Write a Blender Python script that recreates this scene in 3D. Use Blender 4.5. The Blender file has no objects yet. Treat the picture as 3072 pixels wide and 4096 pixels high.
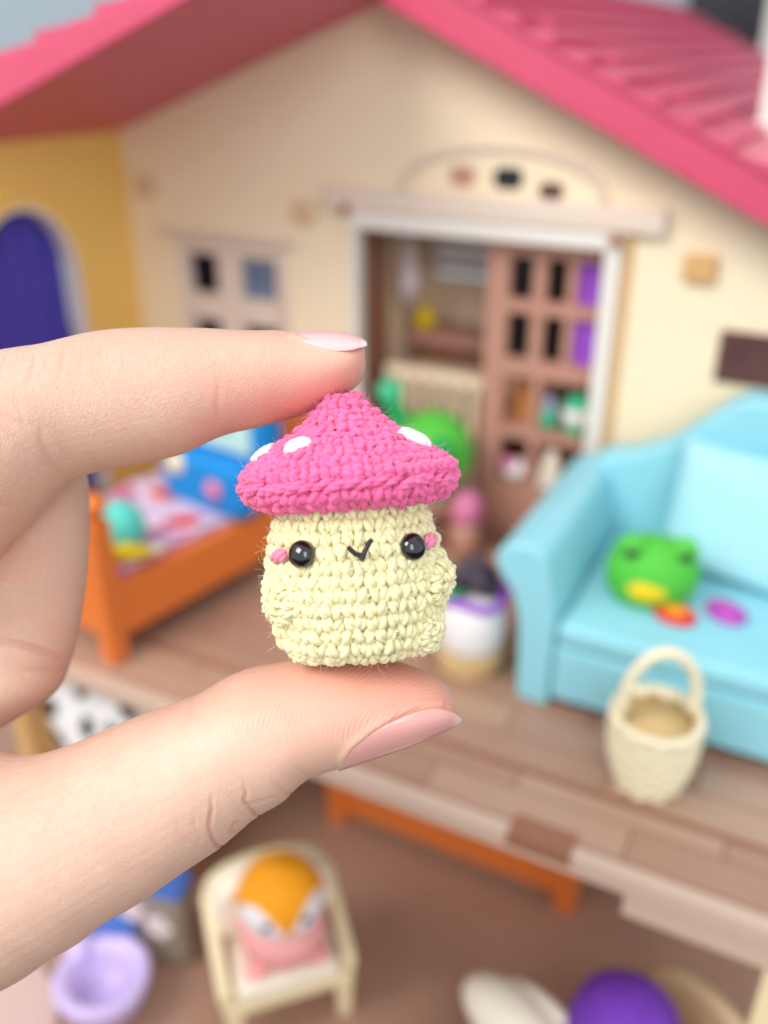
import bpy, bmesh, math, random
import numpy as np
from mathutils import Matrix, Vector, Euler
R = math.radians
PI = math.pi
random.seed(7); rng = np.random.default_rng(7)
scene = bpy.context.scene
COL = scene.collection

# ------------------------------------------------------------------ camera, world, lamps, exposure  (1 unit = 1 cm)
CAM_LOC = Vector((10.70, -29.48, 17.0)); CAM_ROT = Euler((R(90 - 26.8), 0, R(27.2)))
cd = bpy.data.cameras.new('camera'); cam = bpy.data.objects.new('camera', cd); COL.objects.link(cam)
cam.location = CAM_LOC; cam.rotation_euler = CAM_ROT
cd.sensor_fit = 'HORIZONTAL'; cd.sensor_width = 360; cd.lens = 428.6
cd.clip_start = 0.5; cd.clip_end = 500
cd.dof.use_dof = True; cd.dof.focus_distance = 11.35; cd.dof.aperture_fstop = 1.18
scene.camera = cam
w = bpy.data.worlds.new('World'); scene.world = w; w.use_nodes = True
bg = w.node_tree.nodes['Background']; bg.inputs[0].default_value = (0.88, 0.93, 1.0, 1); bg.inputs[1].default_value = 0.80
def area(name, loc, target, size, power, color):
    l = bpy.data.lights.new(name, 'AREA'); l.shape = 'RECTANGLE'; l.size, l.size_y = size; l.energy = power; l.color = color
    o = bpy.data.objects.new(name, l); COL.objects.link(o); o.location = loc
    o.rotation_euler = (Vector(target) - Vector(loc)).to_track_quat('-Z', 'Y').to_euler()
    return o
area('window_light', (-30, -74, 76), (-2, -10, 0), (50, 44), 54000, (1.0, 0.975, 0.94))
area('window_light', (46, -66, 48), (4, -14, 6), (30, 44), 14000, (0.98, 0.98, 1.0))
scene.view_settings.view_transform = 'Standard'; scene.view_settings.look = 'None'
scene.view_settings.exposure = 0.47; scene.view_settings.gamma = 1
scene.cycles.use_denoising = True
scene.cycles.max_bounces = 8

# ------------------------------------------------------------------ helpers
def lin(c):
    return tuple((v/255/12.92 if v/255 <= .04045 else ((v/255 + .055)/1.055)**2.4) for v in c) + (1,)
class MB:
    def __init__(s): s.v = []; s.f = []
    def add(s, v, f):
        n = len(s.v); s.v += [tuple(p) for p in v]; s.f += [tuple(i + n for i in q) for q in f]; return s
    def box(s, x0, x1, y0, y1, z0, z1):
        return s.add([(x, y, z) for z in (z0, z1) for y in (y0, y1) for x in (x0, x1)],
                     [(0, 2, 3, 1), (4, 5, 7, 6), (0, 1, 5, 4), (2, 6, 7, 3), (0, 4, 6, 2), (1, 3, 7, 5)])
    def prism(s, poly, a, b, axis='y'):                       # polygon swept from a to b along an axis
        def P(u, v, t): return {'y': (u, t, v), 'x': (t, u, v), 'z': (u, v, t)}[axis]
        n = len(poly)
        return s.add([P(u, v, a) for u, v in poly] + [P(u, v, b) for u, v in poly],
                     [tuple(range(n)), tuple(range(2*n - 1, n - 1, -1))] + [((i + 1) % n, i, i + n, (i + 1) % n + n) for i in range(n)])
    def lathe(s, prof, n=28, c=(0, 0, 0), sx=1, sy=1):
        v = []; m = len(prof)
        for r, z in prof:
            for k in range(n):
                a = 2*PI*k/n; v.append((c[0] + r*sx*math.cos(a), c[1] + r*sy*math.sin(a), c[2] + z))
        f = [(i*n + k, i*n + (k + 1) % n, (i + 1)*n + (k + 1) % n, (i + 1)*n + k) for i in range(m - 1) for k in range(n)]
        if prof[0][0] > 1e-4: f.append(tuple(range(n - 1, -1, -1)))
        if prof[-1][0] > 1e-4: f.append(tuple(range((m - 1)*n, m*n)))
        return s.add(v, f)
    def ball(s, c, r, n=20, rot=None):
        if not hasattr(r, '__len__'): r = (r, r, r)
        m = n//2; v = []
        for i in range(m + 1):
            t = PI*i/m
            for k in range(n):
                a = 2*PI*k/n
                p = Vector((r[0]*math.sin(t)*math.cos(a), r[1]*math.sin(t)*math.sin(a), -r[2]*math.cos(t)))
                if rot: p = rot @ p
                v.append((p.x + c[0], p.y + c[1], p.z + c[2]))
        return s.add(v, [(i*n + k, i*n + (k + 1) % n, (i + 1)*n + (k + 1) % n, (i + 1)*n + k) for i in range(m) for k in range(n)])
    def tube(s, path, rad, n=8, closed=False):
        P = [Vector(p) for p in path]; m = len(P); v = []
        ref = None
        for i in range(m):
            t = (P[(i + 1) % m] - P[i - 1]) if closed else (P[min(i + 1, m - 1)] - P[max(i - 1, 0)])
            t.normalize()
            if ref is None: ref = Vector((0, 0, 1)) if abs(t.z) < .9 else Vector((1, 0, 0))
            a = (ref - t*ref.dot(t)).normalized(); ref = a; b = t.cross(a)
            r = rad[i] if hasattr(rad, '__len__') else rad
            for k in range(n):
                q = P[i] + a*(r*math.cos(2*PI*k/n)) + b*(r*math.sin(2*PI*k/n)); v.append(tuple(q))
        e = m if closed else m - 1
        f = [(i*n + k, i*n + (k + 1) % n, ((i + 1) % m)*n + (k + 1) % n, ((i + 1) % m)*n + k) for i in range(e) for k in range(n)]
        if not closed: f += [tuple(range(n - 1, -1, -1)), tuple(range((m - 1)*n, m*n))]
        return s.add(v, f)
    def move(s, M):
        s.v = [tuple(M @ Vector(p)) for p in s.v]; return s
def obj(name, mb, m, parent=None, smooth=False, bevel=0, sub=0, world=False, kind=None, label=None):
    """one mesh object; world=True: the vertices are given in scene coordinates and moved to the parent's base"""
    v = mb.v
    if world and parent is not None:
        o3 = root_loc(parent); v = [(p[0] - o3.x, p[1] - o3.y, p[2] - o3.z) for p in v]
    me = bpy.data.meshes.new(name); me.from_pydata(v, [], mb.f); me.validate()
    bm = bmesh.new(); bm.from_mesh(me); bmesh.ops.remove_doubles(bm, verts=bm.verts, dist=1e-5)
    bmesh.ops.recalc_face_normals(bm, faces=bm.faces); bm.to_mesh(me); bm.free()
    if smooth: me.polygons.foreach_set('use_smooth', [True]*len(me.polygons))
    me.materials.append(m)
    o = bpy.data.objects.new(name, me); COL.objects.link(o)
    if parent is not None: o.parent = parent
    if bevel:
        b = o.modifiers.new('bevel', 'BEVEL'); b.width = bevel; b.segments = 3; b.limit_method = 'ANGLE'; b.angle_limit = R(35)
        if not smooth:
            me.polygons.foreach_set('use_smooth', [True]*len(me.polygons)); wn = o.modifiers.new('wn', 'WEIGHTED_NORMAL'); wn.keep_sharp = False
    if sub: sb = o.modifiers.new('sub', 'SUBSURF'); sb.levels = sub; sb.render_levels = sub
    if kind: o['kind'] = kind
    if label: o['label'] = label
    return o
def root_loc(o):
    p = Vector((0, 0, 0))
    while o is not None: p = p + o.location; o = o.parent
    return p
def thing(name, label, cat, loc=(0, 0, 0), rz=0, group=None):
    o = bpy.data.objects.new(name, None); COL.objects.link(o); o.location = loc; o.rotation_euler = (0, 0, rz)
    o.empty_display_size = .5
    return tag(o, label, cat, group)
def tag(o, label, cat, group=None):
    o['label'] = label; o['category'] = cat
    if group: o['group'] = group
    return o
def dup(o, loc, rot=None, parent=None):
    c = o.copy(); COL.objects.link(c); c.location = loc
    if rot is not None: c.rotation_euler = rot
    if parent is not None: c.parent = parent
    return c
def mat(name, col, rough=.5, var=.06, scale=3, bump=0, bscale=20, spec=.5, sss=0, sheen=0, col2=None, coat=0):
    m = bpy.data.materials.new(name); m.use_nodes = True; nt = m.node_tree; N = nt.nodes; L = nt.links
    b = N['Principled BSDF']; b.inputs['Roughness'].default_value = rough; b.inputs['Specular IOR Level'].default_value = spec
    tc = N.new('ShaderNodeTexCoord'); nz = N.new('ShaderNodeTexNoise'); nz.inputs['Scale'].default_value = scale; nz.inputs['Detail'].default_value = 4
    L.new(tc.outputs['Object'], nz.inputs['Vector'])
    mx = N.new('ShaderNodeMix'); mx.data_type = 'RGBA'; c = lin(col)
    d = lin(col2) if col2 else tuple(max(0, v*(1 - 2*var)) for v in c[:3]) + (1,)
    mx.inputs[6].default_value = d; mx.inputs[7].default_value = c if col2 else tuple(min(1, v*(1 + var)) for v in c[:3]) + (1,)
    L.new(nz.outputs[0], mx.inputs[0]); L.new(mx.outputs[2], b.inputs['Base Color'])
    if bump:
        n2 = N.new('ShaderNodeTexNoise'); n2.inputs['Scale'].default_value = bscale; n2.inputs['Detail'].default_value = 3; L.new(tc.outputs['Object'], n2.inputs['Vector'])
        bp = N.new('ShaderNodeBump'); bp.inputs['Strength'].default_value = bump; bp.inputs['Distance'].default_value = .05
        L.new(n2.outputs[0], bp.inputs['Height']); L.new(bp.outputs[0], b.inputs['Normal'])
    if sss: b.inputs['Subsurface Weight'].default_value = sss; b.inputs['Subsurface Radius'].default_value = (1, .6, .4); b.inputs['Subsurface Scale'].default_value = .08
    if sheen: b.inputs['Sheen Weight'].default_value = sheen; b.inputs['Sheen Roughness'].default_value = .4
    if coat: b.inputs['Coat Weight'].default_value = coat
    return m
def wood(name, col, dark, rough=.45, axis=0, scale=2.0):
    m = mat(name, col, rough); nt = m.node_tree; N = nt.nodes; L = nt.links
    nz = [n for n in N if n.type == 'TEX_NOISE'][0]; mp = N.new('ShaderNodeMapping'); tc = [n for n in N if n.type == 'TEX_COORD'][0]
    s = [scale*5]*3; s[axis] = scale*.35; mp.inputs['Scale'].default_value = s
    L.new(tc.outputs['Object'], mp.inputs['Vector']); L.new(mp.outputs[0], nz.inputs['Vector']); nz.inputs['Scale'].default_value = 1
    mx = [n for n in N if n.type == 'MIX'][0]; mx.inputs[6].default_value = lin(dark); mx.inputs[7].default_value = lin(col)
    return m
M = {}
M['wall'] = mat('cream_plastic', (244, 226, 192), .5, .02)
M['wing'] = mat('yellow_plastic', (242, 200, 108), .5, .03)
M['trim'] = mat('pale_trim_plastic', (226, 208, 190), .4, .02)
M['white'] = mat('white_plastic', (234, 228, 218), .4, .02)
M['roof'] = mat('pink_roof_plastic', (208, 74, 106), .38, .05, 1.5, bump=.15, bscale=6, spec=.6)
M['navy'] = mat('indigo_cloth', (74, 64, 176), .7, .12, 1.2)
M['black'] = mat('dark_painted_pane', (10, 10, 14), .15, .02)  # dark interior behind window and fanlight painted as black
M['bluegrey'] = mat('bluish_reflection_and_eyes', (120, 140, 170), .15, .5, 1.2)  # reflection painted into a window pane; also the doll's own eye colour
M['duntan'] = mat('dull_tan_plastic', (222, 190, 146), .45, .04)
M['tan'] = mat('tan_plastic', (214, 168, 108), .5, .03)
M['brownpeg'] = mat('brown_peg_plastic', (168, 104, 56), .4, .03)
M['cab'] = wood('pinkish_brown_wood', (200, 150, 130), (184, 132, 114), axis=2)
M['jamb'] = wood('dark_brown_wood', (160, 108, 82), (140, 92, 68), axis=2)
M['orangebrown'] = wood('orange_brown_wood', (206, 140, 82), (184, 118, 64), axis=2)
M['purple'] = mat('purple_panel', (158, 80, 210), .5, .04)
M['floor'] = wood('brown_floor_plastic', (182, 144, 120), (160, 122, 102), .4)
M['floor2'] = wood('lighter_brown_floor_plastic', (192, 156, 132), (172, 136, 114), .4)
M['rim'] = mat('floor_rim_plastic', (206, 178, 158), .4, .03)
M['lowfloor'] = wood('dark_brown_floor', (184, 144, 122), (160, 124, 104), .42)
M['orange'] = wood('orange_wood', (240, 132, 58), (226, 116, 46), .38)
M['blanket'] = mat('lilac_white_cloth', (226, 204, 226), .85, .05, 2)
M['pink'] = mat('pink_cloth', (226, 130, 170), .85, .1, 3)
M['red'] = mat('red_print', (230, 60, 50), .7, .08)
M['orred'] = mat('orange_red_print', (240, 90, 50), .7, .08)
M['teal'] = mat('teal_yarn', (96, 212, 196), .8, .06, bump=.6, bscale=8)
M['yellow'] = mat('yellow_yarn', (240, 204, 20), .8, .06, bump=.6, bscale=8)
M['blue'] = mat('blue_yarn', (10, 138, 214), .8, .08, bump=.6, bscale=8)
M['face'] = mat('pale_aqua_yarn', (190, 226, 220), .8, .05, bump=.5, bscale=8)
M['sofa'] = mat('turquoise_plastic', (146, 210, 222), .42, .04, .8, bump=.12, bscale=5, spec=.45)
M['cushcl'] = mat('turquoise_cloth', (168, 220, 230), .85, .05, 2, bump=.3, bscale=30)
M['frog'] = mat('green_yarn', (84, 192, 62), .8, .1, 3, bump=.6, bscale=8)
M['dkgreen'] = mat('dark_green_yarn', (10, 150, 80), .8, .1, bump=.5, bscale=8)
M['mint'] = mat('mint_plastic', (66, 190, 140), .4, .06)
M['magenta'] = mat('magenta_plastic', (186, 66, 176), .35, .08)
M['redp'] = mat('red_plastic', (224, 24, 30), .4, .05)
M['amber'] = mat('amber_plastic', (240, 150, 30), .3, .05)
M['wicker'] = mat('cream_wicker', (244, 232, 196), .5, .07, 6, bump=.4, bscale=14)
M['wickin'] = mat('tan_wicker', (214, 182, 126), .6, .08, 6)
M['cream'] = mat('cream_plastic_glossy', (240, 222, 178), .3, .03)
M['cushion'] = mat('ivory_cushion', (244, 232, 210), .35, .03)
M['hair'] = mat('orange_yarn', (248, 160, 10), .8, .1, 3, bump=.6, bscale=8)
M['wyarn'] = mat('white_yarn', (240, 238, 236), .8, .04, bump=.5, bscale=8)
M['pyarn'] = mat('salmon_pink_yarn', (246, 170, 165), .8, .08, bump=.6, bscale=8)
M['viol'] = mat('violet_yarn', (122, 58, 186), .8, .12, 3, bump=.7, bscale=9)
M['ltblue'] = mat('light_blue_yarn', (190, 214, 248), .8, .04)
M['lilac'] = mat('lilac_plastic', (206, 186, 232), .28, .03)
M['bluecl'] = mat('royal_blue_cloth', (70, 108, 186), .8, .15, 2)
M['pouch'] = mat('grey_green_film', (150, 138, 122), .3, .12, 1.5)
M['dark'] = mat('dark_plastic', (22, 22, 34), .3, .02)
M['berry'] = mat('dark_berry', (70, 56, 72), .4, .2)
M['poster'] = mat('dark_brown_print', (120, 78, 74), .4, .35, 1.2, col2=(50, 30, 28))
M['grey'] = mat('grey_wall_paint', (172, 184, 190), .8, .02, .1)
M['interior'] = mat('beige_interior', (240, 216, 184), .6, .05)
M['greyblind'] = mat('grey_beige_slat', (206, 190, 176), .6, .05)
M['curtain'] = mat('pale_curtain', (226, 208, 206), .8, .05)
M['rug'] = mat('pale_pink_rug', (206, 176, 166), .9, .06)

# ------------------------------------------------------------------ the setting: room wall and the table under the house
o = obj('wall', MB().box(-160, 120, 60, 61, -40, 120), M['grey']); o['kind'] = 'structure'
o = obj('table', MB().box(-90, 90, -110, 45, -14, -10.6), mat('table_darkened_for_bounce', (70, 52, 44), .6), bevel=.4); tag(o, 'brown table top under the toy house, widened and darkened to cut light from below', 'table')  # unseen top, extended to block light from below and darkened against bounce

# ------------------------------------------------------------------ toy house
H = thing('toy_house', 'open toy house with a pink tiled roof, cream gable wall and brown floors', 'toy house', (-2, -7, -10.5))
def hp(name, mb, m, parent=None, **k): return obj(name, mb, M[m], parent or H, world=True, **k)
def top(x): return min(.36*x + 19.95, 16.59 - .47*x)
XP = -4.05
mb = MB()                                                     # gable wall in butted columns round the openings
def column(x0, x1, z0): 
    xs = [x0] + ([XP] if x0 < XP < x1 else []) + [x1]
    mb.prism([(x0, z0), (x1, z0)] + [(x, top(x) + .02) for x in reversed(xs)], 0, .6)
column(-16, -13.75, 0); column(-13.75, -8.5, 10.3); mb.box(-13.75, -8.5, 0, .6, 0, 5.2)
column(-8.5, -5.6, 0); column(-5.6, 3.5, 11.45); column(3.5, 14, 0)
hp('gable_wall', mb, 'wall')
# small window: frame bars and four panes, dark interior and a reflection painted on
wf = hp('window', MB().box(-11.85, -10.75, -.06, .5, 5.6, 9.85).box(-13.3, -11.85, -.06, .5, 7.2, 8.25).box(-10.75, -9.05, -.06, .5, 7.2, 8.25).box(-13.75, -13.3, -.1, .5, 5.2, 10.3).box(-9.05, -8.5, -.1, .5, 5.2, 10.3).box(-13.3, -9.05, -.1, .5, 9.85, 10.3).box(-13.3, -9.05, -.1, .5, 5.2, 5.6), 'trim', bevel=.08)
for (x0, x1, z0, z1, m) in ((-13.3, -11.85, 8.25, 9.85, 'black'), (-10.75, -9.05, 8.25, 9.85, 'bluegrey'), (-13.3, -11.85, 5.6, 7.2, 'black'), (-10.75, -9.05, 5.6, 7.2, 'black')):
    hp('pane', MB().box(x0 + .002, x1 - .002, .32, .4, z0 + .002, z1 - .002), m, wf, label='pane of the small window tinted blue for its reflection' if m == 'bluegrey' else None)
hp('window_hood', MB().box(-14.5, -8.0, -.3, 0, 10.42, 10.75), 'trim', bevel=.1)
# door surround
df = hp('door_frame', MB().box(-5.72, 3.98, -.3, .3, 11.38, 11.95), 'white', bevel=.06)
hp('jamb', MB().box(-5.72, -5.45, -.25, .3, 0, 11.38), 'white', df); hp('jamb', MB().box(3.46, 3.98, -.25, .3, 0, 11.38), 'white', df, bevel=.06)
hp('lintel', MB().box(-6.7, 5.25, -.42, 0, 11.95, 12.75), 'trim', df, bevel=.1)
hp('pilaster', MB().box(4.1, 4.32, -.12, 0, 0, 11.95), 'tan', df)
for x, z in ((-5.75, 12.06), (3.8, 11.74)): hp('peg', MB().ball((x, -.45, z), .2, 14), 'brownpeg', H, smooth=True)
fan = hp('fanlight', MB().tube([(-.25 + 3.5*math.cos(a), -.05, 12.75 + 1.5*math.sin(a)) for a in [PI*i/24 for i in range(25)]], .14, 8), 'trim', smooth=True)
for x, z, sx, sz, m in ((-3.2, 13.2, .5, .35, 'interior'), (-1.55, 13.3, .85, .66, 'cab'), (.05, 13.32, .95, .66, 'black'), (1.5, 13.02, .8, .5, 'poster')):  # slabs stand in for openings, their darkness painted on
    hp('pane', MB().prism([(x - sx/2, z - sz/2 + .1), (x - sx*.3, z - sz/2), (x + sx*.3, z - sz/2), (x + sx/2, z - sz/2 + .1), (x + sx/2, z + sz/2 - .1), (x + sx*.3, z + sz/2), (x - sx*.3, z + sz/2), (x - sx/2, z + sz/2 - .1)], -.03, .02), m, fan)
for x, z, s in ((-14.9, 12.2, .42), (-7.65, 11.75, .42), (6.4, 11.1, .48)):
    hp('wall_block', MB().box(x - s, x + s, -.3, 0, z - s*.9, z + s*.9), 'tan' if x > 0 else 'duntan', bevel=.12)
# interior seen through the door
hp('room_wall', MB().box(-5.9, 5, 5.6, 5.9, 0, 8.6).box(-5.9, -5, 5.6, 5.9, 8.6, 12.6).box(1.4, 5, 5.6, 5.9, 8.6, 12.6).box(-5, 1.4, 5.6, 5.9, 11.4, 12.6), 'interior'); hp('room_side', MB().box(-6.0, -5.7, 2.6, 5.6, 0, 12.6), 'interior')  # opening in the back wall added to brighten the doorway
hp('room_floor', MB().box(-5.9, 5, .6, 5.6, -.6, -.004), 'floor')
hp('side_panel', MB().box(-5.9, -5.6, .62, 2.6, 0, 11.4), 'jamb')
hp('room_ceiling', MB().box(-5.9, 5, .62, 5.9, 12.6, 12.8), 'jamb')
bl = hp('window_blind', MB().box(-5.0, 1.4, 4.7, 5.0, 11.0, 11.3), 'greyblind')
for i in range(4): hp('slat', MB().box(-5.0, 1.4, 4.7, 4.88, 9.05 + .5*i, 9.45 + .5*i), 'greyblind', bl)
hp('shelf_board', MB().box(-5.2, 1.2, 3.6, 5.5, 6.3, 6.8), 'cab'); hp('shelf_board', MB().box(-5.2, 1.2, 3.4, 5.5, 4.9, 5.3), 'interior')
hp('dark_gap_board', MB().box(-5.2, 1.2, 4.6, 5.55, 5.3, 6.3), 'jamb'); hp('room_chest', MB().box(-5.2, 1.2, 4.2, 5.5, 0, 4.9), 'jamb')  # solid board, its dark tone stands for the shaded gap between shelves
# panelled cupboard door with six panes and open shelves below
cb = hp('cupboard', MB().box(-.75, .05, .7, 1.3, 0, 11.3).box(3.4, 3.8, .7, 1.3, 0, 11.3).box(.05, 3.4, .7, 1.3, 10.78, 11.3).box(.05, 3.4, .7, 1.3, 8.85, 9.3)
        .box(.05, 3.4, .7, 1.3, 6.55, 7.2).box(.9, 1.35, .72, 1.28, 7.2, 10.78).box(2.1, 2.4, .72, 1.28, 7.2, 10.78).box(.05, 3.4, .7, 2.6, 4.2, 4.6).box(.05, 3.4, .7, 2.6, 0, 2.4).box(1.15, 1.45, .72, 2.5, 2.4, 6.55), 'cab')
for x0, x1, m in ((.05, .9, 'black'), (1.35, 2.1, 'black'), (2.4, 3.4, 'purple')):
    for z0, z1 in ((7.2, 8.85), (9.3, 10.78)): hp('pane', MB().box(x0 + .002, x1 - .002, 1.0, 1.1, z0 + .002, z1 - .002), m, cb, label='purple backed pane of the cupboard' if m == 'purple' else None)
hp('back_panel', MB().box(.05, 3.4, 2.6, 2.8, 0, 6.8), 'jamb', cb)
hp('inner_door', MB().box(.12, 1.1, 1.6, 1.8, 4.62, 6.5), 'orangebrown', cb)
# floors
hp('upper_floor', MB().box(-17.5, 14, -13.2, 0, -.5, 0), 'jamb')
hp('floor_rim', MB().box(-17.5, 14, -13.62, -13.2, -.56, .04), 'rim', bevel=.06)
hp('floor_groove', MB().box(4.9, 11.2, -11.42, -11.24, .0, .02), 'jamb')
for i in range(12):                                           # boards in staggered lengths, joints left open over the darker sub floor
    if i == 1: y0, y1 = -12.04, -11.46
    elif i == 0: y0, y1 = -13.14, -12.10
    else: y0, y1 = -11.2 + (i - 2)*1.12, -11.2 + (i - 2)*1.12 + 1.06
    cuts = [-17.4] + [-17.4 + 5.2*k + (2.1*i) % 5.2 for k in range(0, 7)] + [13.9]; cuts = sorted(c for c in cuts if -17.4 <= c <= 13.9)
    for a, b in zip(cuts[:-1], cuts[1:]):
        if b - a > .3: hp('floor_board', MB().box(a + .03, b - .03, y0, y1, .0, .03 + .006*((i*7 + int(a*3)) % 3)), 'floor' if (i + int(a)) % 3 else 'floor2')
hp('hinge_plate', MB().box(5.9, 7.5, -13.66, -12.9, -.3, .06), 'jamb')
hp('front_step', MB().box(8.8, 14, -13.5, -9.5, -1.35, -.56), 'rim', bevel=.06)
hp('corner_post', MB().box(12.05, 12.8, -13.4, -12.6, -10, -1.35), 'cream')
hp('lower_floor', MB().box(-20, 16, -24, 1, -10.5, -10), 'lowfloor', bevel=.1)
hp('lower_back_wall', MB().box(-17.5, 14, 0, .6, -10, -.5), 'wall')
hp('lower_side_wall', MB().box(-12.2, -11.5, -13.1, -2, -10, -.5), 'tan')
# side wing with the arched window
aw = [(-3.12, 0)] + [(-5.6 + 2.48*math.cos(a), 9.4 + 2.75*math.sin(a)) for a in [PI*i/20 for i in range(21)]] + [(-8.08, 0)]
mb = MB().prism([(0, 0), (-3.12, 0)] + aw[1:12] + [(-5.6, .36*-16 + 19.97), (0, .36*-16 + 19.97)], -16.7, -16.0, 'x')
mb.prism([(-5.6, .36*-16 + 19.97)] + aw[11:] + [(-12.5, 0), (-12.5, .36*-16 + 19.97)], -16.7, -16.0, 'x')
hp('wing_wall', mb, 'wing')
outer = [(-5.6 + 3.0*math.cos(a), 9.4 + 3.3*math.sin(a)) for a in [PI*i/20 for i in range(21)]]
inner = [(-5.6 + 2.44*math.cos(a), 9.4 + 2.71*math.sin(a)) for a in [PI*i/20 for i in range(21)]]
mb = MB()
for i in range(20): mb.prism([outer[i], inner[i], inner[i + 1], outer[i + 1]], -16.02, -15.88, 'x')
hp('arch_moulding', mb, 'wing')
mb = MB()
for i in range(20):
    k = 2.30/2.44
    f = lambda p: (-5.6 + (p[0] + 5.6)*k, 9.4 + (p[1] - 9.4)*k)
    mb.prism([inner[i], f(inner[i]), f(inner[i + 1]), inner[i + 1]], -16.66, -15.98, 'x')
mb.box(-16.66, -15.98, -3.3, -3.16, 0, 9.4).box(-16.66, -15.98, -8.04, -7.9, 0, 9.4)
hp('arch_lining', mb, 'white')
cu = MB(); n = 60
for i in range(n):
    y0 = -9.5 + 6.5*i/n; y1 = -9.5 + 6.5*(i + 1)/n; f = lambda y: -17.0 + .08*math.sin(y*7)
    cu.add([(f(y0), y0, -.3), (f(y1), y1, -.3), (f(y1), y1, 13), (f(y0), y0, 13)], [(0, 1, 2, 3)])
    cu.add([(f(y0) - .1, y0, -.3), (f(y1) - .1, y1, -.3), (f(y1) - .1, y1, 13), (f(y0) - .1, y0, 13)], [(3, 2, 1, 0)])
hp('curtain', cu, 'navy', smooth=True)
# roofs
YB = -2.0
rr = hp('roof', MB().prism([(-3.6, 18.28), (-3.6, 19.6), (14.6, 17.93 - .48*14.6), (14.6, 16.59 - .47*14.6)], YB, 38), 'roof', bevel=.08)
lr = hp('roof', MB().prism([(-25, .36*-25 + 19.97), (-25, .265*-25 + 19.9), (-3.66, 19.0), (-3.66, .36*-3.66 + 19.97)], -9, 17), 'roof', bevel=.08)
def tile_mesh(L, W):
    m = MB(); n = 4; v = []
    for i in range(n + 1):
        t = i/n
        for (x, h) in ((0, .04), (L*.3, .09), (L*.6, .14), (L*.93, .25), (L, .29)):
            v.append((x, W*t, h + .03*math.sin(PI*t)))
    for i in range(n + 1): v += [(0, W*i/n, -.05), (L, W*i/n, -.05)]
    f = []
    for i in range(n):
        a = i*5; b = a + 5; f += [(a + k, a + k + 1, b + k + 1, b + k) for k in range(4)]
        q = 5*(n + 1) + 2*i; f += [(a + 4, q + 1, q + 3, b + 4)]
    q = 5*(n + 1); e = 5*n; f += [(0, q, q + 1, 4, 3, 2, 1), (e, e + 1, e + 2, e + 3, e + 4, q + 2*n + 1, q + 2*n)]
    return m.add(v, f)
def tiles(roof, x0, z0, ang, sgn, rows, L, cols, W, ystart):
    first = None; base = root_loc(roof)
    for i in range(rows):
        for j in range(cols):
            off = (W*.25 if i % 2 and j else 0)
            loc = Vector((x0 + sgn*math.cos(ang)*L*i, ystart + W*j + off, z0 - math.sin(ang)*L*i)) - base
            rot = (0, ang, 0) if sgn > 0 else (0, ang, PI)
            if first is None:
                first = obj('tile', tile_mesh(L*1.04, W*.975), M['roof'], roof); first.location = loc; first.rotation_euler = rot
            else: dup(first, loc, rot)
tiles(rr, -3.5, 19.61, math.atan(.48), 1, 17, 1.16, 17, 2.35, YB - .12)
tiles(lr, -3.7, 18.98, math.atan(.265), -1, 9, 2.3, 7, 1.8, -7.2)
for j in range(10):
    t = hp('ridge_tile', MB().lathe([(.0, 0), (.62, 0), (.66, .2), (.58, 1.7), (0, 1.7)], 14), 'roof', smooth=True) if j == 0 else dup(t0, (0, 0, 0))
    if j == 0: t0 = t
    t.rotation_euler = (R(-90), 0, 0); t.location = Vector((-3.62, -9 + 1.75*j, 18.95)) - H.location
hp('chimney', MB().box(6.8, 9.2, 4.2, 6.4, 12.5, 22).box(6.65, 9.35, 4.05, 6.55, 22, 22.6), 'white', bevel=.1)
hp('poster', MB().box(7.3, 11, -.08, -.004, 7.65, 9.3), 'poster')

# ------------------------------------------------------------------ behind the house
t = thing('monitor', 'dark screen standing far behind the pink roof', 'screen', (0, 50, -10))
obj('screen', MB().box(-4.8, 1.0, 0, .8, 22, 44), M['dark'], t, bevel=.2); obj('stand', MB().box(-3, -2.2, .1, .7, 1, 22).box(-5.5, .5, -2, 3, 0, 1), M['dark'], t)
obj('edge_strip', MB().box(1.0, 2.2, 0, .8, 22, 44), M['white'], t)

# ------------------------------------------------------------------ toys in the doorway
t = thing('green_dinosaur_doll', 'round green crochet doll with a small pale green head in the doorway', 'toy', (-1.8, -1.2, 0.03))
t.scale = (1.02, 1, 1.1)
obj('body', MB().ball((0, 0, 3.55), (1.42, 1.35, 1.38), 26), M['frog'], t, smooth=True); obj('foot', MB().ball((-.5, -.7, 2.35), (.4, .5, .25), 12).ball((.5, -.7, 2.35), (.4, .5, .25), 12), M['dkgreen'], t, smooth=True)
obj('head', MB().ball((-1.85, .2, 5.25), .5, 16), M['mint'], t, smooth=True); obj('neck', MB().tube([(-1.75, .1, 5.0), (-1.3, 0, 4.2), (-.7, 0, 3.6)], [.35, .42, .5], 10), M['dkgreen'], t, smooth=True)
obj('spot', MB().ball((.74, -1.08, 3.95), (.42, .25, .55), 14, Matrix.Rotation(R(20), 3, 'Y')), M['dkgreen'], t, smooth=True)
t = thing('toy_stool', 'small round brown stool under the green doll in the doorway', 'stool', (-1.8, -1.2, .035))
obj('top', MB().lathe([(0, 1.95), (1.2, 1.95), (1.25, 2.1), (1.2, 2.28), (0, 2.28)], 24), M['cab'], t, smooth=False)
l0 = obj('leg', MB().lathe([(.16, 0), (.2, 1.95)], 12), M['cab'], t, smooth=True)
for k, (x, y) in enumerate(((.8, .0), (-.8, 0), (0, .8), (0, -.8))): l = l0 if k == 0 else dup(l0, (0, 0, 0)); l.location = (x, y, 0)
t = thing('pink_doll', 'small pink headed brown doll on the floor by the cupboard', 'toy', (-.35, -1.3, 0.03))
t.scale = (.9, .9, .85)
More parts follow.
